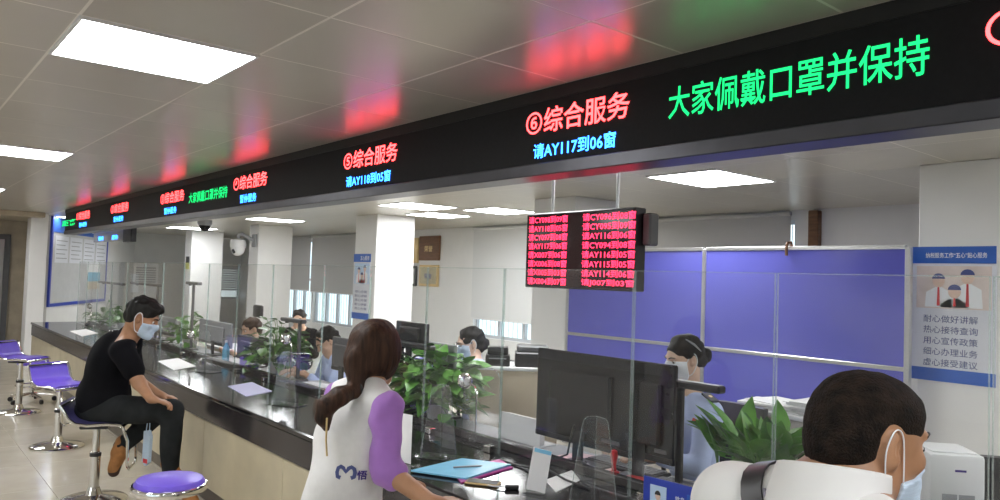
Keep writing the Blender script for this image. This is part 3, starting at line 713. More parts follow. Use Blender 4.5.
# card on a stand with blue header
p = onZ(535, 494, TZ)
t = thing('standing_card', 'white standing card with blue header on a clear foot', 'card', (p[0], p[1], TZ), .45)
obj('card', MB().bbox(-.042, .042, -.002, .002, .012, .185, .001).xf(Matrix.Rotation(-.14, 4, 'X') @ Matrix.Rotation(.10, 4, 'Y')), 'paper', t)
obj('header', MB().box(-.034, .042, -.0036, -.0024, .168, .184).xf(Matrix.Rotation(-.14, 4, 'X') @ Matrix.Rotation(.10, 4, 'Y')), 'lblue', t)
obj('foot', MB().bbox(-.05, .05, -.025, .045, 0, .010, .003), 'acrylic', t)
# blue name plate with portrait
A = onZ(644, 475, .93); B = onZ(708, 491, .93); dv = V(B)-V(A); ang = math.atan2(dv.y, dv.x); Lp = dv.length
t = thing('name_plate', 'blue upright name plate with small portrait in front of the clerk', 'name plate', (float(A[0]), float(A[1]), TZ), ang)
obj('plate', MB().bbox(0, Lp, -.003, .003, .0, .17, .002), 'bluefr', t); obj('rim', MB().box(-.003, Lp+.003, -.004, .004, .1701, .174), 'acrylic', t)
obj('foot', MB().bbox(0, Lp, -.04, -.0035, 0, .006, .001), 'acrylic', t)
ph = obj('portrait', MB().box(Lp*.12, Lp*.38, -.005, -.0035, .03, .145), 'cardblue', t)
cx = Lp*.25
obj('printed_face', MB().prism([(cx+.011*math.cos(q*math.pi/8), .108+.015*math.sin(q*math.pi/8)) for q in range(16)], -.007, -.0055, 'y'), 'cardskin', ph)
obj('printed_hair', MB().prism([(cx+.0125*math.cos(q*math.pi/8), .112+.016*math.sin(q*math.pi/8)) for q in range(9)], -.008, -.0072, 'y'), 'black', ph)
obj('printed_shoulders', MB().prism([(cx-.006, .092), (cx-.028, .08), (cx-.03, .031), (cx+.03, .031), (cx+.028, .08), (cx+.006, .092)], -.0068, -.0053, 'y'), 'ink', ph)
lettering('姓名', M['inkw'], t, Lp*.52, Lp*.66, .105, .125, -.0042, .01); obj('name_strip', MB().box(Lp*.70, Lp*.97, -.0048, -.0034, .085, .14), 'posterb', t)
# red stamp pad and red bottle, pink paper, mouse, tray
flat_px('pink_paper', 'pale pink sheet of paper on the desk under the monitor', 'paper', [(516, 449), (578, 440), (640, 452), (566, 468)], TZ+.0405, TZ+.0425, 'pink').location.z = DZ+.001
p = onZ(612, 478, .78)
t = thing('stamp_pad', 'open red stamp pad on the desk', 'stamp pad', (p[0], 2.74, DZ), .2)
obj('tray', MB().bbox(-.06, .06, -.04, .04, 0, .02, .004), 'red', t); obj('pad', MB().bbox(-.05, .05, -.03, .03, .0201, .023, .001), 'red', t)
t = thing('hand_stamp', 'small red hand stamp standing by the stamp pad', 'stamp', (p[0]-.12, 2.72, DZ), 0)
obj('block', MB().bbox(-.02, .02, -.02, .02, 0, .03, .004), 'red', t); obj('handle', MB().lathe([(.012, .03), (.010, .06), (.018, .10), (.016, .125), (.0001, .13)], 14), 'red', t, True)
p = onZ(521, 468, .79)
t = thing('computer_mouse', 'black computer mouse beside the pink paper', 'mouse', (p[0], 2.70, DZ), .6)
obj('body', MB().lathe([(.028, 0), (.034, .01), (.03, .026), (.016, .036), (.0001, .039)], 18).xf(Matrix.Scale(1.6, 4, (1, 0, 0))), 'black', t, True)
obj('wheel', MB().tube([(.03, -.004, .034), (.03, .004, .034)], .007, 10), 'dgrey', t, True)
A = onY(500, 427, 2.84); B = onY(541, 430, 2.84)
t = thing('document_tray', 'white document tray with papers beside the beige cabinet', 'tray', ((A[0]+B[0])/2, 2.84, DZ), 0)
w = (B[0]-A[0])/2
obj('tray', MB().bbox(-w, w, -.006, .0, .0, .15, .002).box(-w, w, .0, .12, 0, .006), 'white', t); obj('papers', MB().bbox(-w+.02, w-.02, .02, .05, .0065, .14, .002), 'paper', t)
flat_px('printed_form', 'white form lying beside the standing card', 'paper', [(545, 480), (572, 470), (580, 480), (556, 492)], TZ, TZ+.002, 'paper')
for k, (lab, pts) in enumerate((('black cable hanging down in front of the large monitor', [(574, 441, .95), (570, 452, .88), (567, 466, .80), (556, 480, .765)]), ('black cable coiled behind the standing card', [(500, 476, .765), (520, 484, .766), (548, 480, .79), (566, 474, .77), (590, 486, .766)]))):
    P = [V(onY(x_, y_, 2.66 if k == 0 else 2.40)) for x_, y_, z_ in pts]
    for q_, (x_, y_, z_) in zip(P, pts): q_.z = z_
    c_ = P[-1].copy(); tag(obj('cable', MB().tube([q_-c_ for q_ in P], .005, 6), 'black', None, True, loc=c_), lab, 'cable')
# things on the far stretch of the counter
flat_px('printed_form', 'white forms lying on the counter beside the seated man', 'paper', [(158, 361), (178, 358), (196, 366), (174, 370)], TZ, TZ+.004, 'paper')
flat_px('printed_form', 'pale lilac form on the counter before the dark green plant', 'paper', [(228, 386), (252, 382), (272, 391), (246, 396)], TZ, TZ+.004, mat('form_lilac', (.55, .55, .80), .6))
flat_px('printed_form', 'white form at the far end of the counter', 'paper', [(70, 331), (86, 329), (98, 333), (82, 336)], TZ, TZ+.004, 'paper')
p = onZ(225, 377, DZ+.02); t = thing('water_bottle', 'light blue plastic water bottle behind the glass at window three', 'bottle', (float(onY(225, 372, 2.70)[0]), 2.70, DZ))
obj('body', MB().lathe([(.03, 0), (.034, .01), (.034, .13), (.028, .16), (.013, .185), (.013, .20)], 18), 'lblue', t, True); obj('cap', MB().lathe([(.015, .2002), (.015, .22), (.0001, .221)], 14), 'white', t, True)
t = thing('tissue_box', 'purple tissue box behind the glass beside the blue bottle', 'box', (float(onY(248, 384, 2.70)[0]), 2.70, DZ), .3)
obj('box', MB().bbox(-.06, .06, -.06, .06, 0, .12, .004), 'purple', t); obj('tissue', MB().prism([(-.03, .1205), (.03, .1205), (.022, .15), (.008, .17), (-.012, .155), (-.025, .16)], -.008, .008, 'y'), 'paper', t)
paper_stack = lambda lab, x_, y_, m_: tag(obj('document_stack', MB().bbox(-.15, .15, -.105, .105, 0, .025, .002), m_, None, loc=(float(onY(x_, y_, 2.72)[0]), 2.74, DZ), rot=(0, 0, .3)), lab, 'papers')
paper_stack('white document stack behind the glass next to the pale plant', 165, 364, 'paper'); paper_stack('lilac document stack far along the staff desk', 142, 354, mat('lilac_paper', (.42, .42, .72), .6)); paper_stack('white document stack behind the chrome intercom at window four', 312, 392, 'paper')
# keyboards
for lab, xc in (('black keyboard under the twin monitors', -2.45), ('black keyboard on the desk by the clerk with glasses', -4.55)):
    t = thing('keyboard', lab, 'keyboard', (xc, 2.9, DZ), 0); obj('body', MB().bbox(-.22, .22, -.07, .07, 0, .018, .005), 'black', t)
    mb = MB()
    for r_ in range(5):
        for c_ in range(14): mb.box(-.205+.0295*c_, -.18+.0295*c_, -.06+.024*r_, -.040+.024*r_, .0182, .024)
    k = obj('keys', mb, 'dgrey', t); k['kind'] = 'stuff'

# ---------------------------------------------------------------- cabinets, printers, files
def cabinet(label, x0, x1, y0, y1, h, m, n=2):
    t = thing('low_cabinet', label, 'cabinet', ((x0+x1)/2, (y0+y1)/2, 0), 0)
    w = (x1-x0)/2; d = (y1-y0)/2
    obj('body', MB().bbox(-w, w, -d, d, 0, h-.025, .004), m, t); obj('top', MB().bbox(-w-.008, w+.008, -d-.008, d+.008, h-.0248, h, .004), 'white', t)
    for k in range(n):
        a = -w+2*w*k/n; b = -w+2*w*(k+1)/n
        dd = obj('door', MB().bbox(a+.006, b-.006, d+.0005, d+.018, .06, h-.04, .003), m, t)
        obj('handle', MB().tube([(b-.05, d+.03, h*.6), (b-.05, d+.03, h*.7)], .006, 6), 'chrome', dd, True)
A = onY(207, 344, 3.15); B = onY(233, 346, 3.15)
cabinet('cream cabinet behind the pale plant at window three', float(A[0]), float(B[0]), 3.15, 3.5, float(A[2]), 'beige', 1)
BCA = A3_(onZ(474, 366, 1.05)); BCD = math.radians(50)
def on_bc(along, back, z): return (float(BCA[0]+math.cos(BCD)*along-math.sin(BCD)*back), float(BCA[1]+math.sin(BCD)*along+math.cos(BCD)*back), z)
cabinet('beige cabinet with a white top between two staff desks', -.30, .30, -.18, .18, 1.05, 'beige')
bco = bpy.data.objects['low_cabinet.001']; bco.location = on_bc(.28, .18, 0); bco.rotation_euler = (0, 0, BCD)
A = onY(727, 411, 3.9); B = onY(815, 425, 3.9)
cabinet('low grey cabinet piled with papers before the blue partition', A[0], B[0]+.25, 3.9, 4.3, .955, 'beige2')
def paper_pile(label, x, y, z, n, seed, w=.30, l=.21):
    rn = random.Random(seed); t = thing('paper_pile', label, 'papers', (x, y, z)); zz = .0005
    for i in range(n):
        h = rn.uniform(.004, .014); o = obj('sheets', MB().bbox(-w/2, w/2, -l/2, l/2, 0, h, .0008), 'paper', t, loc=(rn.uniform(-.02, .02), rn.uniform(-.02, .02), zz), rot=(0, 0, rn.uniform(-.25, .25))); zz += h+.0004
p = onY(765, 415, 3.9); paper_pile('white papers piled on the grey cabinet beside the clerk', p[0], 4.06, .955, 5, 1, .36, .26)
p = onY(800, 418, 3.9); paper_pile('thick pile of white papers on the grey cabinet by the partition', p[0]+.08, 4.06, .955, 7, 2, .36, .26)
t = thing('card_printer', 'small black printer on the beige cabinet', 'printer', on_bc(.16, .10, 1.05), BCD); w = .085
obj('body', MB().bbox(-w, w, -.08, .10, .0, .075, .01, 2), 'black', t, True); obj('lid', MB().bbox(-w*.85, w*.85, -.06, .09, .0752, .13, .012, 2), 'black', t, True); obj('slot', MB().box(-w*.7, w*.7, -.082, -.0802, .05, .058), 'mgrey', t)
t = thing('scanner', 'black scanner box on the beige cabinet', 'scanner', on_bc(.40, .12, 1.05), BCD); w = .12
obj('body', MB().bbox(-w, w, -.1, .10, 0, .10, .008), 'black', t); obj('lid', MB().bbox(-w+.01, w-.01, -.09, .09, .1002, .145, .01), 'dgrey', t)
for k, (x0, y0, m_) in enumerate(((420, 333, 'blue'), (432, 335, 'blue'))):
    A = onY(x0, 345, 2.92)
    t = thing('file_box', ('lilac file box behind the document camera', 'lilac file box beside the white papers')[k], 'file box', (A[0], 2.92, DZ), .1)
    obj('box', MB().bbox(-.045, .045, -.05, .05, 0, .36, .004), mat('lilac_card', (.30, .32, .66), .5, var=.05), t); obj('spine_label', MB().box(-.03, .03, -.052, -.0503, .20, .30), 'paper', t)
# white printer at the right
P = onY(946, 449, 2.80)
t = thing('printer_stand', 'dark grey printer stand on the desk below the slogan poster', 'stand', (float(P[0]), 2.80, DZ), .72); zs = .21
obj('top', MB().bbox(-.12, .12, -.12, .12, zs-.02, zs, .003), 'dgrey', t)
for a_ in (-1, 1): obj('side', MB().bbox(a_*.118-.01 if a_ > 0 else -.118, .118 if a_ > 0 else -.108, -.118, .118, 0, zs-.0205, .003), 'dgrey', t)
t = thing('desk_printer', 'small white printer standing on the dark stand below the slogan poster', 'printer', (float(P[0]), 2.80, DZ+zs), .72); w = .085; zt_ = float(P[2])-DZ-zs
obj('body', MB().bbox(-w, w, -.09, .10, .001, zt_, .012, 2), 'white', t, True)
obj('vent', MB().box(-w*.55, -w*.02, -.0915, -.0902, .03, .055), 'mgrey', t); obj('vent', MB().box(w*.04, w*.6, -.0915, -.0902, .03, .055), 'mgrey', t)
obj('logo', MB().box(-w*.1, w*.3, -.0915, -.0902, zt_-.055, zt_-.048), 'mgrey', t); obj('top_tray', MB().bbox(-w*.8, w*.8, -.07, .08, zt_+.0002, zt_+.005, .002), 'white', t)
obj('power_cable', MB().tube([(w, .03, .11), (w+.03, .03, .11), (w+.045, .02, .04), (w+.05, 0, -.08), (w+.06, 0, -.2)], .004, 6), 'black', t, True)
# office chairs
for lab, x, y, a, hd in (('black office chair behind the uniformed clerk at window six', -2.42, 3.46, 0, 0), ('black office chair under the masked clerk with glasses', -4.72, 3.70, 0, 0), ('black office chair of the woman looking down in blue', -6.45, 3.34, 0, 0), ('empty black office chair at the desk right of the printer', float(onY(1016, 460, 3.0)[0]), 2.75+.55, .3, 0)):
    office_chair(lab, (x, y, 0), a, bool(hd))

# ---------------------------------------------------------------- hanging LED queue board
A = onY(528, 214, 3.2); B = onY(633, 206, 3.2); C = onY(525, 287, 3.2)
w = (B[0]-A[0])/2+.015; h = float(A[2]-C[2]); qc = float((A[0]+B[0])/2)
t = thing('queue_display', 'hanging black LED board with two columns of red queue numbers', 'LED display', (qc, 3.2, float(C[2])))
obj('housing', MB().bbox(-w, w, .004, .10, 0, h, .006), 'black', t); obj('screen', MB().box(-w+.012, w-.012, .001, .0038, .012, h-.012), mat('board_face', (.03, .006, .008), .12), t)
obj('bracket', MB().bbox(w+.002, w+.06, .06, .14, h*.55, h-.03, .01), 'dgrey', t)
for s in (-1, 1): obj('hanger', MB().tube([(s*w*.6, .06, h), (s*w*.6, .06, CZ-float(C[2])-.01)], .010, 8), 'alu', t, True)
obj('mount_plate', MB().bbox(-w*.95, w*.35, .0, .13, CZ-float(C[2])-.012, CZ-float(C[2])-.001, .004), 'mgrey', t)
Lc = ['请CY098到09窗', '请AY118到05窗', '请CY097到08窗', '请AY117到06窗', '请X007到06窗', '请X006到08窗', '请X005到03窗', '请X004到07窗']
Rc = ['请CY096到08窗', '请CY095到09窗', '请AY116到06窗', '请CY094到08窗', '请AY116到05窗', '请AY115到05窗', '请AY114到06窗', '请J007到03窗']
rh = (h-.03)/8
for i in range(8):
    z = h-.015-rh*(i+1)
    lettering(Lc[i], M['bred'], t, -w+.03, -w*.16, z+rh*.08, z+rh*.90, -.001, .012); lettering(Rc[i], M['bred'], t, w*.12, w*.12+(w*.9), z+rh*.08, z+rh*.90, -.001, .012)
# small hanging screen at the far end
A = onY(94, 229, 3.0); B = onY(132, 229, 3.0); C = onY(113, 241, 3.0); w = float(B[0]-A[0])/2; h = float(A[2]-C[2])
t = thing('hanging_screen', 'small grey hanging screen below the far end of the LED fascia', 'screen', (float(A[0]+B[0])/2, 3.0, float(C[2])))
obj('housing', MB().bbox(-w, w*.62, 0, .06, 0, h, .006), 'steel', t); obj('end_cap', MB().bbox(w*.625, w, -.01, .07, -.03, h+.02, .006), 'black', t); obj('hanger', MB().tube([(0, .03, h), (0, .03, CZ-float(C[2])-.001)], .012, 8), 'alu', t, True)
lettering('综合', M['lred'], t, -w*.7, -w*.35, h*.72, h*.82, -.002, .01); lettering('服务', M['lblu'], t, -w*.7, -w*.4, h*.1, h*.4, -.002, .01)
lettering('综合', M['lred'], t, w*.0, w*.4, h*.72, h*.82, -.002, .01); lettering('服务', M['lblu'], t, w*.05, w*.35, h*.1, h*.4, -.002, .01)

# ---------------------------------------------------------------- security cameras, plaques, air conditioner
P = onY(238, 246, 5.42)
t = thing('security_camera', 'white dome security camera on a pillar bracket', 'security camera', V(P))
obj('bracket', MB().tube([(.0, .32, .12), (.0, .06, .24), (0, 0, .22), (0, 0, .14)], .035, 10), 'mgrey', t, True)
obj('wall_plate', MB().bbox(-.09, .09, .30, .338, .0, .25, .01), 'mgrey', t)
obj('hood', MB().lathe([(.04, .15), (.13, .12), (.15, .04), (.15, -.02), (.14, -.03)], 24), 'white', t, True)
obj('dome', MB().lathe([(.135, -.03), (.13, -.09), (.10, -.15), (.05, -.185), (.0001, -.19)], 24), 'white', t, True)
obj('lens', MB().lathe([(.045, 0), (.04, .03), (.0001, .035)], 16).xf(Matrix.Translation((.07, -.10, -.10)) @ Matrix.Rotation(math.pi/2+.5, 4, 'X')), 'blackg', t, True)
P = onZ(205, 220, CZ)
t = thing('dome_camera', 'small grey dome camera under the ceiling', 'security camera', (P[0], P[1], CZ-.003))
obj('base', MB().lathe([(.13, 0), (.13, -.06), (.11, -.1)], 20), 'mgrey', t, True); obj('dome', MB().lathe([(.10, -.1), (.09, -.16), (.05, -.2), (.0001, -.21)], 20), 'blackg', t, True)
P = onX(187, 264, -18.895)
def plaque(label, x0, x1, y0, y1, m, m2):
    A = onY(x0, (y0+y1)/2, YB); B = onY(x1, (y0+y1)/2, YB); C = onY((x0+x1)/2, y0, YB); D = onY((x0+x1)/2, y1, YB)
    w = float(B[0]-A[0])/2; h = float(C[2]-D[2]); t = thing('wall_plaque', label, 'plaque', (float(A[0]+B[0])/2, YB-.002, float(D[2])), 0, 'award plaques on the back wall')
    obj('frame', MB().bbox(-w, w, -.04, 0, 0, h, .01), m, t); obj('face', MB().bbox(-w+.05, w-.05, -.045, -.0402, .05, h-.05, .002), m2, t)
    lettering('荣誉', M['gold'] if m2 == 'wood' else M['ink'], t, -w*.4, w*.4, h*.35, h*.6, -.047, .01)
plaque('brown wooden plaque on the back wall beside the pillar', 420.5, 441, 236, 260.5, 'wood', 'wood')
plaque('gold framed certificate below the wooden plaque', 420.5, 439.5, 265, 286.5, 'gold', mat('certificate', (.45, .40, .26), .4, var=.15))
plaque('narrow gilt plaque half hidden by the pillar', 409, 419.5, 238, 263, 'gold', 'gold')
plaque('dark framed certificate half hidden by the pillar', 409, 417.5, 266, 286, 'black', 'paper')
P = onY(187.6, 264, 5.76)
t = thing('wall_notice_sticker', 'small black and yellow sticker on the far pillar', 'sticker', (P[0], 5.758, P[2]-.12)); obj('upper', MB().box(-.12, .12, -.006, 0, .15, .3), 'black', t); obj('lower', MB().box(-.12, .12, -.006, 0, 0, .1498), mat('sticker_yellow', (.6, .58, .12), .5), t)
A = onX(133, 268, -21.2); B = onX(158, 268, -21.2)
t = thing('air_conditioner', 'white floor-standing air conditioner against the end wall', 'air conditioner', (-21.35, float(A[1]+B[1])/2, 0), 0)
w = float(B[1]-A[1])/2
obj('body', MB().bbox(-.2, .2, -w, w, 0, 1.75, .03, 2), 'white', t, True); obj('grille', MB().bbox(.201, .212, -w*.8, w*.8, 1.25, 1.65, .004), 'mgrey', t)
for k in range(6): obj('louvre', MB().bbox(.2125, .225, -w*.78, w*.78, 1.28+.06*k, 1.31+.06*k, .003), 'white', t)
obj('intake', MB().bbox(.201, .21, -w*.8, w*.8, .2, .75, .004), 'mgrey', t)

# ================================================================ people: implicit surfaces meshed by surface nets
def A3(*p): return np.array(p, dtype=np.float64)
def cone(a, b, ra, rb, k=.02): return ('u', 'c', A3(*a), A3(*b), ra, rb, k)
def ell(c, r, R=None, k=.02): return ('u', 'e', A3(*c), A3(*r), np.eye(3) if R is None else R, None, k)
def sub(p): return ('s',)+p[1:]
def inter(p): return ('i',)+p[1:]
def plane(c, n): n = A3(*n); return ('i', 'p', A3(*c), n/np.linalg.norm(n), None, None, 0)   # keeps the side the normal points away from
def grow(ops, g): 
    out = []
    for o in ops:
        if o[1] == 'c': out.append(o[:4]+(o[4]+g, o[5]+g)+o[6:])
        elif o[1] == 'e': out.append(o[:3]+(o[3]+g,)+o[4:])
        else: out.append(o)
    return out
def sdf_eval(o, P):
    if o[1] == 'c':
        a, b, ra, rb = o[2:6]; ba = b-a; pa = P-a; hh = np.clip((pa@ba)/max(ba@ba, 1e-12), 0, 1)
        return np.sqrt(((pa-hh[..., None]*ba)**2).sum(-1)) - (ra+(rb-ra)*hh)
    if o[1] == 'e':
        q = (P-o[2])@o[4]; r = o[3]; k0 = np.sqrt(((q/r)**2).sum(-1)); k1 = np.sqrt(((q/(r*r))**2).sum(-1))
        return k0*(k0-1)/np.maximum(k1, 1e-9)
    return (P-o[2])@o[3]
def sdf_mesh(ops, h, wob=0.0, wsc=20.0, seed=0):
    lo = A3(9, 9, 9)*100; hi = -lo
    for o in ops:
        if o[0] != 'u': continue
        if o[1] == 'c': r = max(o[4], o[5]); pts = (o[2]-r, o[3]-r, o[2]+r, o[3]+r)
        else: r = o[3].max(); pts = (o[2]-r, o[2]+r)
        for q in pts: lo = np.minimum(lo, q); hi = np.maximum(hi, q)
    lo = lo-3*h; n = np.ceil((hi+3*h-lo)/h).astype(int)+1
    ax = [lo[i]+h*np.arange(n[i]) for i in range(3)]
    D = np.full(n, 1.0)
    for o in ops:
        if o[1] == 'p' or o[0] == 'i': s = [slice(0, n[i]) for i in range(3)]
        else:
            k = o[6]; pad = k+3*h
            if o[1] == 'c': r = max(o[4], o[5])+pad; l = np.minimum(o[2], o[3])-r; u = np.maximum(o[2], o[3])+r
            else: r = o[3].max()+pad; l = o[2]-r; u = o[2]+r
            s = [slice(max(0, int((l[i]-lo[i])/h)), min(n[i], int((u[i]-lo[i])/h)+2)) for i in range(3)]
            if any(q.stop <= q.start for q in s): continue
        P = np.stack(np.meshgrid(*[ax[i][s[i]] for i in range(3)], indexing='ij'), -1)
        f = sdf_eval(o, P); d = D[s[0], s[1], s[2]]; k = max(o[6], 1e-6) if o[6] else 1e-6
        if o[0] == 'u': g = np.maximum(k-np.abs(d-f), 0)/k; r_ = np.minimum(d, f)-g*g*k*.25
        elif o[0] == 's': g = np.maximum(k-np.abs(d+f), 0)/k; r_ = np.maximum(d, -f)+g*g*k*.25
        else: g = np.maximum(k-np.abs(d-f), 0)/k; r_ = np.maximum(d, f)+g*g*k*.25
        D[s[0], s[1], s[2]] = r_
    ins = D < 0; c = np.zeros(n-1, int)
    for i in (0, 1):
        for j in (0, 1):
            for k in (0, 1): c += ins[i:n[0]-1+i, j:n[1]-1+j, k:n[2]-1+k]
    act = (c > 0) & (c < 8); idx = np.argwhere(act); vid = np.full(n-1, -1); vid[act] = np.arange(len(idx))
    acc = np.zeros((len(idx), 3)); cnt = np.zeros(len(idx))
    cor = [(i, j, k) for i in (0, 1) for j in (0, 1) for k in (0, 1)]
    val = {q: D[idx[:, 0]+q[0], idx[:, 1]+q[1], idx[:, 2]+q[2]] for q in cor}
    for q in cor:
        for a in range(3):
            if q[a]: continue
            w = list(q); w[a] = 1; w = tuple(w); v0, v1 = val[q], val[w]; m = (v0 < 0) != (v1 < 0)
            t = np.where(m, v0/np.where(m, v0-v1, 1), 0)
            p = np.tile(np.array(q, float), (len(idx), 1)); p[:, a] = t; acc[m] += p[m]; cnt[m] += 1
    co = lo+h*(idx+acc/np.maximum(cnt, 1)[:, None])
    faces = []
    for a in range(3):
        b, d = (a+1) % 3, (a+2) % 3
        s0 = [slice(0, n[i]) for i in range(3)]; s1 = list(s0); s0[a] = slice(0, n[a]-1); s1[a] = slice(1, n[a])
        x0, x1 = ins[tuple(s0)], ins[tuple(s1)]; E = np.argwhere(x0 != x1)
        E = E[(E[:, b] > 0) & (E[:, d] > 0) & (E[:, b] < n[b]-1) & (E[:, d] < n[d]-1)]
        fl_ = x0[E[:, 0], E[:, 1], E[:, 2]]
        def cell(db, dd):
            q = E.copy(); q[:, b] += db; q[:, d] += dd; return vid[q[:, 0], q[:, 1], q[:, 2]]
        Q = np.stack([cell(-1, -1), cell(0, -1), cell(0, 0), cell(-1, 0)], 1); Q[~fl_] = Q[~fl_][:, ::-1]; faces.append(Q)
    F = np.concatenate(faces)
    F = F[(F >= 0).all(1)]
    if wob > 0:
        v = np.zeros(len(co))
        rn = np.random.RandomState(seed)
        for _ in range(6):
            kv = rn.normal(size=3)*wsc; v += np.sin(co@kv+rn.uniform(0, 6.28))
        nr = np.zeros_like(co); tri = co[F[:, 0]]; fn = np.cross(co[F[:, 1]]-tri, co[F[:, 2]]-tri)
        for i in range(4): np.add.at(nr, F[:, i], fn)
        nr /= np.maximum(np.linalg.norm(nr, axis=1), 1e-12)[:, None]
        co = co+nr*(v*wob/2.4)[:, None]
    return co, F
def sdf_obj(name, ops, h, m, parent, wob=0, wsc=20, seed=0, label=None):
    co, F = sdf_mesh(ops, h, wob, wsc, seed)
    base = np.array(parent.location) if parent else np.zeros(3)
    me = bpy.data.meshes.new(name); co = co-base
    me.vertices.add(len(co)); me.vertices.foreach_set('co', co.astype(np.float32).ravel())
    me.loops.add(len(F)*4); me.loops.foreach_set('vertex_index', F.astype(np.int32).ravel())
    me.polygons.add(len(F)); me.polygons.foreach_set('loop_start', np.arange(0, len(F)*4, 4, dtype=np.int32))
    me.polygons.foreach_set('use_smooth', np.ones(len(F), bool)); me.update(calc_edges=True); me.validate()
    o = link(name, me, m, parent)
    if label: o['label'] = label
    return o
def frame(fwd, up=(0, 0, 1)):
    f = A3(*fwd); f /= np.linalg.norm(f); r = np.cross(f, A3(*up)); r /= np.linalg.norm(r); u = np.cross(r, f); return np.stack([r, f, u], 1)   # columns right, forward, up
def L2W(c, R, p): return A3(*c)+R@A3(*p)
def head_ops(c, R, s=1.0, ears=True, face=True):
    w = lambda *p: L2W(c, R, np.array(p)*s)
    o = [ell(w(0, -.014, .032), A3(.076, .097, .082)*s, R, .02), ell(w(0, .030, -.028), A3(.062, .060, .086)*s, R, .03),
         cone(w(-.045, .0, -.065), w(-.012, .068, -.095), .024*s, .019*s, .025), cone(w(.045, .0, -.065), w(.012, .068, -.095), .024*s, .019*s, .025),
         ell(w(0, .066, -.098), A3(.022, .020, .018)*s, R, .02)]
    if face:
        o += [ell(w(0, .078, .026), A3(.050, .017, .011)*s, R, .016), cone(w(0, .090, .012), w(0, .107, -.028), .008*s, .0125*s, .012),
              ell(w(-.012, .094, -.033), A3(.009, .010, .008)*s, R, .008), ell(w(.012, .094, -.033), A3(.009, .010, .008)*s, R, .008),
              ell(w(-.043, .062, -.022), A3(.022, .018, .018)*s, R, .02), ell(w(.043, .062, -.022), A3(.022, .018, .018)*s, R, .02),
              ell(w(0, .088, -.056), A3(.022, .011, .006)*s, R, .006), ell(w(0, .086, -.067), A3(.019, .011, .007)*s, R, .006),
              sub(ell(w(-.032, .098, .004), A3(.017, .016, .011)*s, R, .012)), sub(ell(w(.032, .098, .004), A3(.017, .016, .011)*s, R, .012))]
    if ears:
        for q in (-1, 1):
            o += [ell(w(q*.079, -.012, -.006), A3(.010, .018, .031)*s, R@frame((q*.35, 1, 0)), .005), ell(w(q*.074, -.003, -.026), A3(.009, .010, .014)*s, R, .007),
                  sub(ell(w(q*.089, -.002, -.002), A3(.009, .010, .019)*s, R, .003))]
    return o
def hand_ops(w, fwd, palm_n, thumb, L=.18, curl=.5, k=.006):
    """w wrist, fwd finger direction, palm_n out of the palm, thumb unit vector to the thumb side"""
    f = A3(*fwd); f /= np.linalg.norm(f); n = A3(*palm_n); n = n-f*(n@f); n /= np.linalg.norm(n); t = A3(*thumb); t = t-f*(t@f)-n*(t@n); t /= np.linalg.norm(t)
    s = L/.18; o = [cone(w, w+f*.03*s, .024*s, .024*s, .02)]
    for i, q in enumerate((.030, .010, -.011, -.030)):
        o.append(cone(w+f*.015*s+t*q*.6*s, w+f*.088*s+t*q*s, .013*s, .0105*s, .012))
    for i, (q, l) in enumerate(((.030, .070), (.010, .080), (-.011, .074), (-.031, .058))):
        p = w+f*.088*s+t*q*s; a = 0; d = f
        for j, (fr, r0_, r1_) in enumerate(((.45, .0100, .0092), (.30, .0092, .0086), (.25, .0086, .0074))):
            a += curl*(.5 if j == 0 else 1)*(1+.08*i); d = f*math.cos(a)+n*math.sin(a)+t*q*.8
            p2 = p+d*l*fr*s*1.0; o.append(cone(p, p2, r0_*s, r1_*s, k)); p = p2
    p = w+f*.022*s+t*.022*s; p1 = p+(f*.6+t*.75+n*.25)*.042*s; p2 = p1+(f*.85+t*.35+n*.35)*.032*s; p3 = p2+(f*.9+t*.1+n*.4)*.024*s
    o += [cone(p, p1, .015*s, .0115*s, .012), cone(p1, p2, .0112*s, .0098*s, k), cone(p2, p3, .0098*s, .0078*s, k)]
    return o
def torso_ops(J, b=1.0):
    pe, ch, nk = A3(*J['pelvis']), A3(*J['chest']), A3(*J['neck']); sl, sr = A3(*J['shl']), A3(*J['shr'])
    x = sr-sl; x /= np.linalg.norm(x); up = nk-pe; up /= np.linalg.norm(up); y = np.cross(up, x); R = np.stack([x, y, np.cross(x, y)], 1)
    mid = pe*.5+ch*.5
    o = [ell(pe, A3(.165, .125, .13)*b, R, .06), ell(mid, A3(.145, .112, .16)*b, R, .06), ell(ch, A3(.170, .120, .17)*b, R, .06),
         cone(sl*.72+sr*.28, sl, .062*b, .056*b, .05), cone(sr*.72+sl*.28, sr, .062*b, .056*b, .05),
         cone(nk-(sr-sl)*.14, sl*.8+nk*.2, .045*b, .045*b, .05), cone(nk+(sr-sl)*.14, sr*.8+nk*.2, .045*b, .045*b, .05)]
    return o
def arm_ops(J, s, b=1.0, r=(.052, .042, .028)):
    return [cone(J['sh'+s], J['el'+s], r[0]*b, r[1]*b, .03), cone(J['el'+s], J['wr'+s], r[1]*b, r[2]*b, .025)]
def leg_ops(J, s, b=1.0, r=(.088, .062, .042)):
    return [cone(J['hp'+s], J['kn'+s], r[0]*b, r[1]*b, .05), cone(J['kn'+s], J['an'+s], r[1]*b, r[2]*b, .03)]
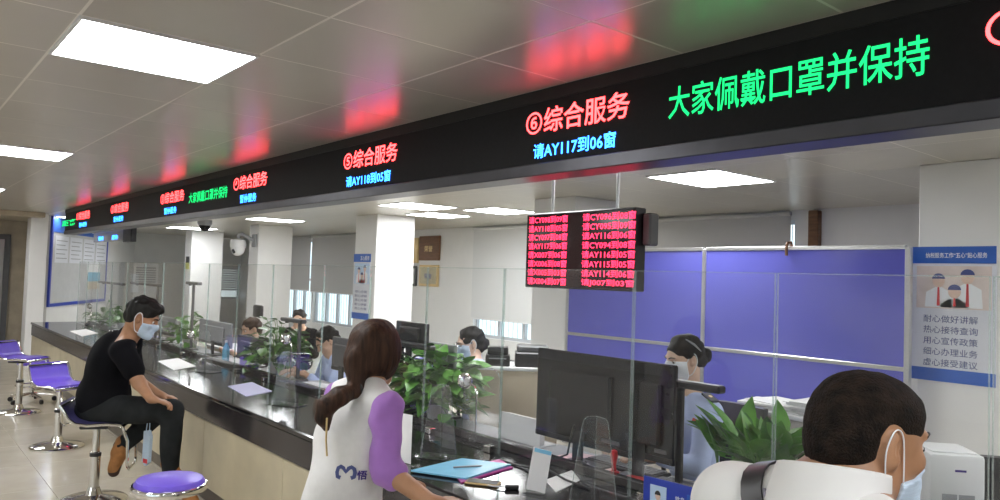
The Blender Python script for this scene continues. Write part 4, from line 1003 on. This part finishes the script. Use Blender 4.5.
def eyes(parent, c, R, s, brow='hair'):
    base = Vector(parent.location)
    for q in (-1, 1):
        p = V(L2W(c, R, (q*.032*s, .0765*s, .002*s)))-base
        e = obj('eye', MB().lathe([(.0001, -.011*s), (.007*s, -.008*s), (.011*s, 0), (.007*s, .008*s), (.0001, .011*s)], 12), 'eyew', parent, True, loc=p)
        pi = V(L2W((0, 0, 0), R, (0, .0082*s, -.001*s)))
        obj('iris', MB().lathe([(.0001, -.0065*s), (.006*s, -.003*s), (.006*s, .003*s), (.0001, .0065*s)], 10), 'iris', e, True, loc=pi)
        pts = [V(L2W(c, R, (q*a*s, b*s, d*s)))-base for a, b, d in ((.014, .098, .024), (.032, .094, .030), (.050, .078, .025))]
        obj('eyebrow', MB().tube(pts, [.003*s, .0042*s, .002*s], 6), brow, parent, True)
def smooth(P, n=5):
    out = []
    for i in range(len(P)-1):
        a, b, c, d = P[max(i-1, 0)], P[i], P[i+1], P[min(i+2, len(P)-1)]
        for k in range(n):
            t = k/n; out.append(.5*((2*b)+(c-a)*t+(2*a-5*b+4*c-d)*t*t+(3*b-a-3*c+d)*t*t*t))
    return out+[P[-1]]
def mask_on(parent, c, R, s, m, low=0.0, h=.004, loop=.0022):
    """folded medical mask over nose and chin; low > 0 slides it down to the chin"""
    w = lambda *p: L2W(c, R, np.array(p)*s)
    ops = grow(head_ops(c, R, s, ears=False), .007)
    z0, z1 = -.112-low*.6, -.012-low
    ops += [cone(w(0, .088, -.02-low), w(0, .09, -.09-low*.5), .022*s, .024*s, .03), plane(w(0, .028, 0), R@A3(0, -1, 0)), plane(w(0, 0, z1), R@A3(0, -.25, 1)), plane(w(0, 0, z0), R@A3(0, 0, -1))]
    mo = sdf_obj('face_mask', ops, h, m, parent)
    base = Vector(parent.location)
    for q in (-1, 1):
        up_ = [V(w(q*.064, .036, z1-.012)), V(w(q*.076, .010, .012)), V(w(q*.084, -.012, .030)), V(w(q*.087, -.026, .010)), V(w(q*.082, -.024, -.028)), V(w(q*.068, .008, z0+.035)), V(w(q*.058, .036, z0+.028))]
        obj('ear_loop', MB().tube(smooth([p-base for p in up_]), loop*s, 6), 'maskw', mo, True)
    return mo
def person(label, loc): return thing('person', label, 'person', loc)
def seated_clerk(label, hc, s, fwd, skin, shirt, hair_ops, m_hair='hair', mask='mask', extra=None, lean=.0, h=.009, hips=.43, hand=True, drop=0.0):
    """a clerk on a chair at the desk: hc head centre; the body follows below it, hands on the desk"""
    hc = A3(*hc); R = frame(fwd); fb = A3(fwd[0], fwd[1], 0); fb /= np.linalg.norm(fb); rt = A3(fb[1], -fb[0], 0); u = A3(0, 0, 1)
    root = person(label, (hc[0]-fb[0]*.2, hc[1]-fb[1]*.2, 0))
    nk = hc-u*(.135*s+drop)-fb*(.035+lean*.05); ch = nk-u*.20-fb*(.02+lean*.10); pe = A3(ch[0]-fb[0]*(.04+lean*.15), ch[1]-fb[1]*(.04+lean*.15), hips+.09)
    J = dict(pelvis=pe, chest=ch, neck=nk)
    for q, n in ((-1, 'l'), (1, 'r')):
        J['sh'+n] = nk+rt*q*.175-u*.055-fb*.02; J['el'+n] = J['sh'+n]+rt*q*.05-u*.25+fb*.10
        J['wr'+n] = A3(*(J['el'+n]+fb*.22-rt*q*.08)); J['wr'+n][2] = max(.79, J['el'+n][2]-.02)
        J['hp'+n] = pe+rt*q*.09-u*.03; J['kn'+n] = J['hp'+n]+fb*.38+u*.0; J['an'+n] = A3(J['kn'+n][0]-fb[0]*.05, J['kn'+n][1]-fb[1]*.05, .09)
    body = head_ops(hc, R, s)+[cone(hc-R@A3(0, .025, .06)*s, nk, .052*s, .056*s, .03)]+torso_ops(J, .92)
    for n, q in (('l', -1), ('r', 1)):
        body += arm_ops(J, n, .9)+leg_ops(J, n, .9)+[cone(J['an'+n], J['an'+n]+fb*.14-u*.04, .04, .032, .02)]
        d = J['wr'+n]-J['el'+n]; d[2] = -.02
        if hand: body += hand_ops(J['wr'+n], d, (0, 0, -1), -rt*q, .17, .25)
    bo = sdf_obj('body', body, h if not hand else min(h, .0065), skin, root); eyes(root, hc, R, s)
    sh = torso_ops(J, 1.03)+[cone(nk-u*.01, nk+u*.025, .064, .060, .02)]
    for n in 'lr': sh += [cone(J['sh'+n], J['el'+n], .064, .054, .03), cone(J['el'+n], J['el'+n]*.25+J['wr'+n]*.75, .052, .042, .02)]
    sdf_obj('shirt', sh, h, shirt, root, .004, 22, 3)
    tr = [ell(pe-u*.02, A3(.17, .14, .12), None, .05)]
    for n in 'lr': tr += leg_ops(J, n, 1.0)
    sdf_obj('trousers', tr, .012, 'trousers', root, .003, 18, 4)
    for n in 'lr': sdf_obj('shoe', [cone(J['an'+n]-u*.03, J['an'+n]+fb*.16-u*.055, .046, .036, .02), plane(A3(0, 0, .004), (0, 0, -1))], .008, 'black', root)
    w = lambda *p: L2W(hc, R, np.array(p)*s)
    sdf_obj('hair', hair_ops(w, R, s), .005, m_hair, root, .0045, 48, 5)
    if mask: mask_on(root, hc, R, s, mask, h=.005)
    if extra: extra(root, J, hc, R, s, w, rt, fb)
    return root, J
def hair_up(w, R, s, bun=None, low=-.05):
    """pulled back dark hair: scalp cap cut along the hairline"""
    o = [ell(w(0, -.020, .038), A3(.085, .104, .090)*s, R, .01), ell(w(0, -.062, -.02), A3(.068, .058, .075)*s, R, .03),
         sub(ell(w(0, .105, -.035), A3(.078, .085, .105)*s, R, .012)), sub(ell(w(-.088, .03, -.055), A3(.045, .05, .065)*s, R, .01)), sub(ell(w(.088, .03, -.055), A3(.045, .05, .065)*s, R, .01)),
         plane(w(0, 0, low), R@A3(0, .3, -1))]
    if bun: o.append(ell(w(*bun), A3(.045, .04, .045)*s, R, .015))
    return o

def onD(x, y, t): return CP+ray(x, y)*t          # point on a pixel's ray at depth t (depth chosen from the figure's size and its stool or floor spot)
from mathutils.bvhtree import BVHTree
def decal(name, target, src_co, faces, hit, nrm, up, m, parent, off=.002):
    """flat artwork laid on a cloth surface: each vertex drops along the surface normal onto the mesh"""
    me = target.data; bv = BVHTree.FromPolygons([v.co for v in me.vertices], [tuple(p.vertices) for p in me.polygons])
    n = Vector(nrm).normalized(); u = (Vector(up)-n*Vector(up).dot(n)).normalized(); r = u.cross(n); out = []
    for (a, b) in src_co:
        p = Vector(hit)+r*a+u*b; q = bv.ray_cast(p+n*.15, -n); out.append(tuple((q[0] if q[0] is not None else p)+n*off))
    mm = bpy.data.meshes.new(name); mm.from_pydata(out, [], faces); return link(name, mm, m, parent)
def pix_hit(target, x, y):
    me = target.data; base = Vector(target.parent.location); bv = BVHTree.FromPolygons([v.co for v in me.vertices], [tuple(p.vertices) for p in me.polygons])
    q = bv.ray_cast(V(CP)-base, V(ray(x, y)).normalized()); return q[0], q[1]
def ribbon(pts, w):
    P = [Vector(p) for p in pts]; vs = []; n = len(P)
    for i, p in enumerate(P):
        d = (P[min(i+1, n-1)]-P[max(i-1, 0)]).normalized(); nn = Vector((-d.y, d.x)); vs += [tuple(p+nn*w), tuple(p-nn*w)]
    return vs, [(2*i, 2*i+1, 2*i+3, 2*i+2) for i in range(n-1)]
def text2d(s, w, h, bold=.01):
    src = text_mesh(s, bold); co = np.array([v.co[:2] for v in src.vertices]); a = co.min(0); b = co.max(0); co = (co-a)/(b-a)*[w, h]-[w/2, h/2]
    return [tuple(c) for c in co], [tuple(p.vertices) for p in src.polygons]

# ---------------------------------------------------------------- man in white shirt leaning on the counter
hc = onD(868, 438, 1.29); s = .945; fwd = A3(.55, 1, -.20); R = frame(fwd); u = A3(0, 0, 1)
root = person('man with cropped hair in white shirt with black shoulder strap, leaning to the counter', (float(hc[0]), .80, 0))
nk = hc+A3(-.03, -.075, -.108); ch = nk+A3(0, -.10, -.20)
J = dict(neck=nk, chest=ch, pelvis=A3(ch[0], ch[1]-.17, .84))
for q, n in ((-1, 'l'), (1, 'r')):
    J['sh'+n] = nk+A3(q*.185, -.03-q*.04, -.045); J['el'+n] = A3(J['sh'+n][0]+q*.10, J['sh'+n][1]+.22, .93); J['wr'+n] = A3(J['el'+n][0]-q*.12, 1.93, .80)
    J['hp'+n] = J['pelvis']+A3(q*.09, 0, -.04); J['kn'+n] = A3(J['hp'+n][0], J['hp'+n][1]+.10, .46); J['an'+n] = A3(J['hp'+n][0], J['hp'+n][1]-.02, .09)
body = head_ops(hc, R, s)+[cone(hc+R@A3(0, -.03, -.05), nk, .060, .064, .03)]+torso_ops(J, 1.05)
for n, q in (('l', -1), ('r', 1)):
    body += arm_ops(J, n)+leg_ops(J, n)+[cone(J['an'+n], J['an'+n]+A3(0, .15, -.05), .04, .034, .02)]+hand_ops(J['wr'+n], (0, 1, -.05), (0, 0, -1), (-q, 0, 0), .18, .3)
sdf_obj('body', body, .0048, 'skin2', root); eyes(root, hc, R, s)
w = lambda *p: L2W(hc, R, np.array(p)*s)
hair = [ell(w(0, -.017, .035), A3(.0795, .1000, .0850)*s, R, .01), ell(w(0, -.055, -.015), A3(.066, .060, .075)*s, R, .03), ell(w(0, .02, .05), A3(.070, .068, .062)*s, R, .02),
        sub(ell(w(0, .122, .0), A3(.085, .066, .098)*s, R, .01)), sub(ell(w(-.085, .045, -.06), A3(.05, .052, .085), R, .012)), sub(ell(w(.085, .045, -.06), A3(.05, .052, .085), R, .012)),
        sub(ell(w(.086, -.008, -.005), A3(.022, .026, .042), R, .01)), sub(ell(w(-.086, -.008, -.005), A3(.022, .026, .042), R, .01)), plane(w(0, 0, -.050), R@A3(0, .45, -1))]
sdf_obj('hair', hair, .0042, 'hairc', root, .0008, 120, 2)
mask_on(root, hc, R, s, 'mask', low=.055, h=.004, loop=.0013)
sh = torso_ops(J, 1.14)
for n in 'lr': sh += [cone(J['sh'+n], J['el'+n], .076, .066, .03)]
sh += [sub(cone(nk+A3(0, 0, .0), hc, .055, .055, .01))]
shirt = sdf_obj('shirt', sh, .005, 'shirtw', root, .003, 18, 3)
base = Vector(root.location)
# collar, piping and strap
sdf_obj('collar', [cone(nk+A3(0, -.016, -.03), nk+A3(.006, .010, .075), .102, .086, .02), sub(cone(nk+A3(0, -.004, -.08), nk+A3(.008, .016, .12), .086, .072, .004)), plane(nk+A3(0, 0, .062), (-.10, .25, 1)), sub(ell(nk+A3(.05, .15, -.005), A3(.035, .09, .06), None, .01))], .0036, 'shirtw', root)
def drape(target, pts, rad, name, m, off=.006, n=24, flat=False):
    """a cord or band laid over the cloth from point to point"""
    me = target.data; b0 = Vector(root.location); bv = BVHTree.FromPolygons([v.co for v in me.vertices], [tuple(p.vertices) for p in me.polygons]); out = []; nr = []
    P = [V(p)-b0 for p in pts]
    for i in range(n):
        t_ = i/(n-1)*(len(P)-1); k = min(int(t_), len(P)-2); p = P[k].lerp(P[k+1], t_-k); q = bv.find_nearest(p); out.append(q[0]+q[1]*off); nr.append(q[1])
    if not flat: return obj(name, MB().tube(out, rad, 6), m, root, True)
    vs = []; fs = []
    for i, p in enumerate(out):
        d = (out[min(i+1, n-1)]-out[max(i-1, 0)]).normalized(); sd = d.cross(nr[i]).normalized()*rad
        vs += [p-sd-nr[i]*off*.6, p-sd, p+sd, p+sd-nr[i]*off*.6]
    for i in range(n-1):
        for k in range(4): fs.append((4*i+k, 4*i+(k+1) % 4, 4*i+4+(k+1) % 4, 4*i+4+k))
    return obj(name, MB().add(vs, fs), m, root, True)
drape(shirt, [nk+A3(-.10, .10, -.02), nk+A3(-.115, -.03, .02), nk+A3(-.06, -.16, -.05), nk+A3(.08, -.20, -.22), nk+A3(.2, -.14, -.42)], .021, 'bag_strap', 'black', .006, 30, True)
drape(shirt, [nk+A3(-.09, -.02, .0), nk+A3(-.05, -.09, -.02), nk+A3(.04, -.11, -.03), nk+A3(.12, -.07, -.03)], .0028, 'piping', mat('lilac_piping', (.42, .38, .48), .7), .003)
tr = [ell(J['pelvis']-u*.02, A3(.18, .15, .13), None, .05)]
for n in 'lr': tr += leg_ops(J, n, 1.12)
sdf_obj('trousers', tr, .012, 'trousers', root, .003, 18, 4)
for n in 'lr': sdf_obj('shoe', [cone(J['an'+n]-u*.03, J['an'+n]+A3(0, .17, -.05), .05, .04, .02), plane(A3(0, 0, .003), (0, 0, -1))], .008, 'black', root)

# ---------------------------------------------------------------- woman in lilac sleeves and white vest
hc = onD(377, 352, 2.86); s = .97; fwd = A3(-.30, 1, -.22); R = frame(fwd); fb = A3(-.06, 1, 0)/np.linalg.norm((-.06, 1)); rt = A3(fb[1], -fb[0], 0)
nk = hc-fb*.045-u*.125; ch = nk-fb*.045-u*.19; pe = ch-fb*.04-u*.28
root = person('brown ponytail woman in lilac sleeves and white vest, leaning over the counter', (float(pe[0]), float(pe[1]), 0))
J = dict(neck=nk, chest=ch, pelvis=pe)
for q, n in ((-1, 'l'), (1, 'r')):
    J['sh'+n] = nk+rt*q*.155-u*.06-fb*.01; J['hp'+n] = pe+rt*q*.085-u*.04; J['kn'+n] = A3(*(pe+rt*q*.085+fb*.12)); J['kn'+n][2] = .44; J['an'+n] = A3(*(pe+rt*q*.085)); J['an'+n][2] = .08
J['elr'] = onD(386, 470, 2.62); J['wrr'] = onD(433, 504, 2.50); J['ell'] = J['shl']-u*.25+fb*.06-rt*.03; J['wrl'] = J['ell']+fb*.14+rt*.12-u*.10
body = head_ops(hc, R, s)+[cone(hc+R@A3(0, -.03, -.05)*s, nk, .046, .05, .03)]+torso_ops(J, .88)
for n, q in (('l', -1), ('r', 1)):
    body += arm_ops(J, n, .92)+leg_ops(J, n, .95)+[cone(J['an'+n], J['an'+n]+fb*.14-u*.045, .036, .03, .02)]+hand_ops(J['wr'+n], fb-u*.05, (0, 0, -1), -rt*q, .165, .25)
sdf_obj('body', body, .006, 'skin2', root); eyes(root, hc, R, s)
w = lambda *p: L2W(hc, R, np.array(p)*s)
pt_ = [w(-.005, -.10, -.045), onD(356, 389, 2.74), onD(340, 396, 2.68), onD(327, 406, 2.66), onD(323, 418, 2.66), onD(326, 428, 2.67)]
hair = [ell(w(0, -.022, .036), A3(.090, .108, .093)*s, R, .01), ell(w(0, -.055, -.03), A3(.080, .068, .085)*s, R, .04), ell(w(-.05, -.0, -.03), A3(.042, .065, .075)*s, R, .03), ell(w(.05, -.0, -.03), A3(.042, .065, .075)*s, R, .03),
        sub(ell(w(0, .118, -.035), A3(.075, .078, .115)*s, R, .012)), plane(w(0, 0, -.112), R@A3(0, .2, -1)),
        cone(pt_[0], pt_[1], .042, .028, .03), cone(pt_[1], pt_[2], .026, .030, .015), cone(pt_[2], pt_[3], .030, .030, .02), cone(pt_[3], pt_[4], .030, .022, .02), cone(pt_[4], pt_[5], .022, .010, .02)]
sdf_obj('hair', hair, .0055, 'hairb', root, .0035, 55, 7)
base = Vector(root.location)
obj('hair_tie', MB().tube([V(pt_[1])-base+(V(pt_[2])-V(pt_[1])).normalized().cross(Vector((0, 0, 1))).normalized()*.029*math.cos(a)+Vector((0, 0, 1))*.029*math.sin(a) for a in [2*math.pi*q/14 for q in range(14)]], .005, 6, closed=True), 'black', root, True)
for q in (-1, 1):
    g = obj('glasses', MB().tube([V(w(q*(.034+.023*math.cos(a)), .108, .002+.019*math.sin(a)))-base for a in [2*math.pi*k/16 for k in range(16)]], .0018, 5, closed=True), 'black', root, True)
    obj('temple', MB().tube([V(w(q*.057, .106, .008))-base, V(w(q*.078, .06, .010))-base, V(w(q*.082, -.015, .008))-base], .0018, 5), 'black', g, True)
sdf_obj('collar', [cone(nk-u*.02, nk+u*.022, .062, .056, .02)], .006, 'vest', root)
sl = torso_ops(J, .97)
sleeve = [cone(J['shr']-rt*.03+u*.01, J['shr'], .05, .06, .03), cone(J['shr'], J['elr'], .055, .054, .03), cone(J['elr'], J['elr']*.85+J['wrr']*.15, .054, .051, .02)]
sdf_obj('sleeve', sleeve, .006, 'lilac', root, .0035, 38, 5)
sdf_obj('sleeve', [cone(J['shl'], J['ell'], .060, .052, .03), cone(J['ell'], J['ell']*.6+J['wrl']*.4, .052, .047, .02)], .006, 'lilac', root, .005, 30, 6)
ve = torso_ops(J, 1.0)
ve += [cone(pe-u*.12-fb*.01, pe+u*.1, .145, .135, .06)]
hem = pe[2]-.16
for n in 'lr': ve += [sub(cone(J['sh'+n]+rt*(.045 if n == 'r' else -.045)-u*.02, J['el'+n]+rt*(.05 if n == 'r' else -.05), .052, .06, .015))]
ve += [plane(A3(0, 0, hem), (0, 0, -1))]
vest = sdf_obj('vest', ve, .0065, 'vest', root, .005, 16, 9)
h_, n_ = pix_hit(vest, 346, 472)
if h_ is not None:
    mpts = [(-.018, -.020), (-.029, -.016), (-.032, -.002), (-.029, .012), (-.019, .018), (-.009, .013), (0, .001), (.009, .013), (.019, .018), (.029, .012), (.032, -.002), (.029, -.016), (.018, -.020)]
    vs, fs = ribbon(mpts, .0070); decal('logo', vest, vs, fs, h_, n_, (.0, .0, 1), 'ink', root); bpy.data.objects['logo'].data.materials[0] = mat('logo_purple', (.05, .03, .22), .7)
    h2, n2 = pix_hit(vest, 362, 475)
    if h2 is not None:
        vs, fs = text2d('悟', .036, .034, .03); decal('lettering', vest, vs, fs, h2, n2, (0, 0, 1), bpy.data.objects['logo'].data.materials[0], root)
chn = [V(onD(327, 418, 2.62))-base, V(onD(326, 440, 2.62))-base, V(onD(327, 456, 2.62))-base]
obj('chain', MB().tube(chn, .004, 6), 'gold', root, True)
tr = [ell(pe-u*.04, A3(.16, .14, .12), None, .05)]
for n in 'lr': tr += leg_ops(J, n, 1.03)
sdf_obj('trousers', tr, .012, 'trousers', root, .003, 18, 4)
for n in 'lr': sdf_obj('shoe', [cone(J['an'+n]-u*.025, J['an'+n]+fb*.15-u*.045, .045, .036, .02), plane(A3(0, 0, .003), (0, 0, -1))], .008, 'black', root)
p = onY(403, 462, 1.98); p[2] = TZ+.132; t = thing('paper_sheets', 'white paper sheets held upright by the standing woman', 'papers', V(p), .25)
obj('sheet', MB().bbox(-.05, .05, -.001, .001, -.13, .10, .0005), 'paper', t); obj('sheet', MB().bbox(-.052, .046, .003, .005, -.13, .095, .0005), 'paper', t)

# ---------------------------------------------------------------- seated man in black
hc = onD(143, 317, 5.20); s = 1.03; fwd = A3(.46, .9, -.50); R = frame(fwd); fb = A3(.38, .92, 0); fb /= np.linalg.norm(fb); rt = A3(fb[1], -fb[0], 0)
pe = onD(103, 403, 5.33); ch = onD(112, 358, 5.28); nk = onD(131, 336, 5.24)
root = person('masked man in black t-shirt and dark trousers, bowed on a bar stool at the counter', (float(MS[0]), float(MS[1]), 0))
J = dict(pelvis=pe, chest=ch, neck=nk)
J['shr'] = onD(122, 350, 5.10); J['elr'] = onD(139, 383, 5.08); J['wrr'] = onD(151, 399, 5.02)
J['shl'] = nk+rt*-.19-u*.07-fb*.03; J['ell'] = J['shl']-u*.26+fb*.05; J['wrl'] = J['ell']+fb*.17+rt*.08-u*.10
J['hpr'] = onD(104, 410, 5.24); J['knr'] = onD(171, 411, 5.16); J['anr'] = onD(171, 474, 5.20)
J['hpl'] = onD(104, 408, 5.44); J['knl'] = onD(160, 411, 5.52); J['anl'] = onD(122, 446, 5.40)
body = head_ops(hc, R, s)+[cone(hc+R@A3(0, -.03, -.055)*s, nk, .056, .062, .03)]+torso_ops(J, 1.12)
toe = {'r': onD(193, 493, 5.20), 'l': onD(114, 468, 5.36)}; toe['r'][2] = .04
for n, q in (('l', -1), ('r', 1)):
    body += arm_ops(J, n, 1.02)+leg_ops(J, n, 1.0)+[cone(J['an'+n], toe[n], .04, .034, .02)]+hand_ops(J['wr'+n], fb*1-u*.25, (0, 0, -1), -rt*q, .175, .45)
sdf_obj('body', body, .0065, 'skin2', root); eyes(root, hc, R, s)
w = lambda *p: L2W(hc, R, np.array(p)*s)
sdf_obj('hair', [ell(w(0, -.018, .045), A3(.087, .105, .092)*s, R, .01), ell(w(0, -.055, -.01), A3(.070, .062, .075)*s, R, .03), ell(w(0, .055, .088), A3(.065, .05, .03)*s, R, .03),
    sub(ell(w(0, .122, -.01), A3(.085, .066, .082)*s, R, .01)), sub(ell(w(-.085, .035, -.06), A3(.05, .052, .075)*s, R, .012)), sub(ell(w(.085, .035, -.06), A3(.05, .052, .075)*s, R, .012)),
    sub(ell(w(.086, -.008, -.005), A3(.022, .024, .036)*s, R, .01)), plane(w(0, 0, -.055), R@A3(0, .45, -1))], .006, 'hair', root, .004, 70, 3)
mask_on(root, hc, R, s, 'mask', low=.02, h=.005)
sh = torso_ops(J, 1.20)+[cone(nk-u*.02, nk+u*.01, .075, .07, .02), ell(pe+u*.06, A3(.20, .17, .14), None, .06)]
for n in 'lr': sh += [cone(J['sh'+n], J['sh'+n]*.38+J['el'+n]*.62, .078, .070, .03)]
sdf_obj('t_shirt', sh, .008, 'tee', root, .006, 15, 3)
tr = [ell(pe-u*.03, A3(.19, .17, .12), None, .05)]
for n in 'lr': tr += leg_ops(J, n, 1.16, (.092, .068, .052))
sdf_obj('trousers', tr, .009, 'trousers', root, .006, 16, 4)
for n in 'lr':
    a = J['an'+n]; d = toe[n]-a
    ops = [cone(a+u*.05-d*.1 if n == 'r' else a-d*.15, a+d*.25, .056, .054, .02), cone(a+d*.2, toe[n], .052, .042, .03)]
    if n == 'r': ops.append(plane(A3(0, 0, .012), (0, 0, -1)))
    b_ = sdf_obj('boot', ops, .007, 'boot', root, .003, 40, 2)
    sdf_obj('sole', [cone(a+d*.1-u*(.045 if n == 'r' else .0)+(0 if n == 'r' else rt*.0), toe[n]-u*(.02 if n == 'r' else .025), .040, .038, .02)]+([plane(A3(0, 0, .002), (0, 0, -1)), plane(A3(0, 0, .016), (0, 0, 1))] if n == 'r' else []), .006, 'sole', b_ if False else root)
p = onD(147, 447, 5.30)
t = thing('plastic_bag', 'limp light blue plastic bag hanging beside the seated man', 'bag', V(p), .3)
obj('bag', MB().prism([(-.035, -.10), (.0, -.13), (.04, -.10), (.045, .08), (.02, .12), (-.03, .11)], -.012, .012, 'y'), 'mask', t); obj('handle', MB().tube([(-.02, 0, .10), (-.01, 0, .17), (.02, 0, .17), (.02, 0, .10)], .004, 6), 'mask', t, True); obj('print', MB().box(-.02, .03, -.0135, -.0122, -.11, -.08), 'red', t)

# ---------------------------------------------------------------- clerks behind the glass
def uniform(root, J, hc, R, s, w, rt, fb):
    base = Vector(root.location)
    for n, q in (('l', -1), ('r', 1)):
        a = J['sh'+n]*.75+J['neck']*.25+A3(0, 0, .082); b = J['sh'+n]+rt*q*.04+A3(0, 0, .066)
        d = V(b)-V(a); e = obj('epaulette', MB().bbox(-d.length/2, d.length/2, -.026, .026, -.006, .006, .003), mat('epaulette_navy', (.02, .025, .05), .6), root, loc=(V(a)+V(b))/2-base, rot=d.to_track_quat('X', 'Z').to_euler())
        obj('epaulette_star', MB().lathe([(.010, .0065), (.010, .0085), (.0001, .009)], 10), 'gold', e, True)
    p = J['chest']+fb*.128-rt*.075+A3(0, 0, .055)
    o = obj('name_badge', MB().bbox(-.032, .032, -.004, .004, -.010, .010, .002), 'red', root, loc=V(p)-base, rot=(0, 0, math.atan2(rt[1], rt[0])+math.pi))
    so = [c for c in root.children if c.name.startswith('shirt')][0]; hh, hn = pix_hit(so, 696, 421)
    if hh is not None: o.location = hh+hn*.004; o.rotation_euler = (math.pi, 0, 0); o.rotation_euler = hn.to_track_quat('-Y', 'Z').to_euler()
    obj('reflection_streak', MB().tube([V(w(-.06, -.0, .11))-base, V(w(-.085, -.03, .075))-base, V(w(-.088, -.06, .03))-base], [.003, .007, .003], 6), 'mgrey', root, True)  # grey streak on the hair, modelled in place of a reflection in the glass
    for q in (-1, 1): sdf_obj('collar_flap', [ell(J['neck']+fb*.045+rt*q*.045-A3(0, 0, .012), A3(.034, .018, .03), None, .01)], .006, 'shirtb', root)
hc = onY(684, 358, 3.32)
seated_clerk('masked clerk in light blue uniform shirt with dark epaulettes and red badge', hc, .98, (-.42, -1, -.30), 'skin3', 'shirtb', lambda w, R, s: hair_up(w, R, s, (0, -.125, -.02)), 'hair', 'maskw', uniform, h=.0075, drop=.075)
def specs(root, J, hc, R, s, w, rt, fb):
    base = Vector(root.location)
    for q in (-1, 1):
        g = obj('glasses', MB().tube([V(w(q*(.034+.024*math.cos(a)), .110, .002+.019*math.sin(a)))-base for a in [2*math.pi*k/14 for k in range(14)]], .002, 5, closed=True), 'chrome', root, True)
        obj('temple', MB().tube([V(w(q*.058, .106, .008))-base, V(w(q*.079, .06, .010))-base, V(w(q*.083, -.015, .008))-base], .002, 5), 'chrome', g, True)
hc = onY(470, 343, 3.55)
seated_clerk('masked clerk with glasses and black hair behind the beige cabinet', hc, 1.0, (-.45, -1, -.32), 'skin3', 'shirtb', lambda w, R, s: hair_up(w, R, s, (0, -.11, -.04), -.08), 'hair', 'mask', specs, h=.009)
hc = onY(327, 341, 3.12)
seated_clerk('dark haired clerk in pale blue looking down behind the plant at window four', hc, 1.0, (-.15, -1, -.75), 'skin', 'shirtb', lambda w, R, s: hair_up(w, R, s, None, -.10), 'hair', None, None, lean=.5, h=.009)
hc = onY(251, 329, 3.2)
seated_clerk('brown haired clerk whose forehead shows above a dark monitor', hc, 1.0, (.05, -1, -.30), 'skin', 'tee', lambda w, R, s: hair_up(w, R, s, None, -.11), 'hairb', None, None, h=.010, hand=False)
hc = onY(299, 319, 4.2)
seated_clerk('dark haired clerk turned sideways at the back by the bright windows', hc, 1.0, (.8, -.6, -.2), 'skin', 'tee', lambda w, R, s: hair_up(w, R, s, None, -.11), 'hair', None, None, h=.011, hand=False)
p = onY(254, 307, 4.0); office_chair('black office chair with a headrest behind the brown haired clerk', (p[0]+.1, 3.63, 0), 0, True)
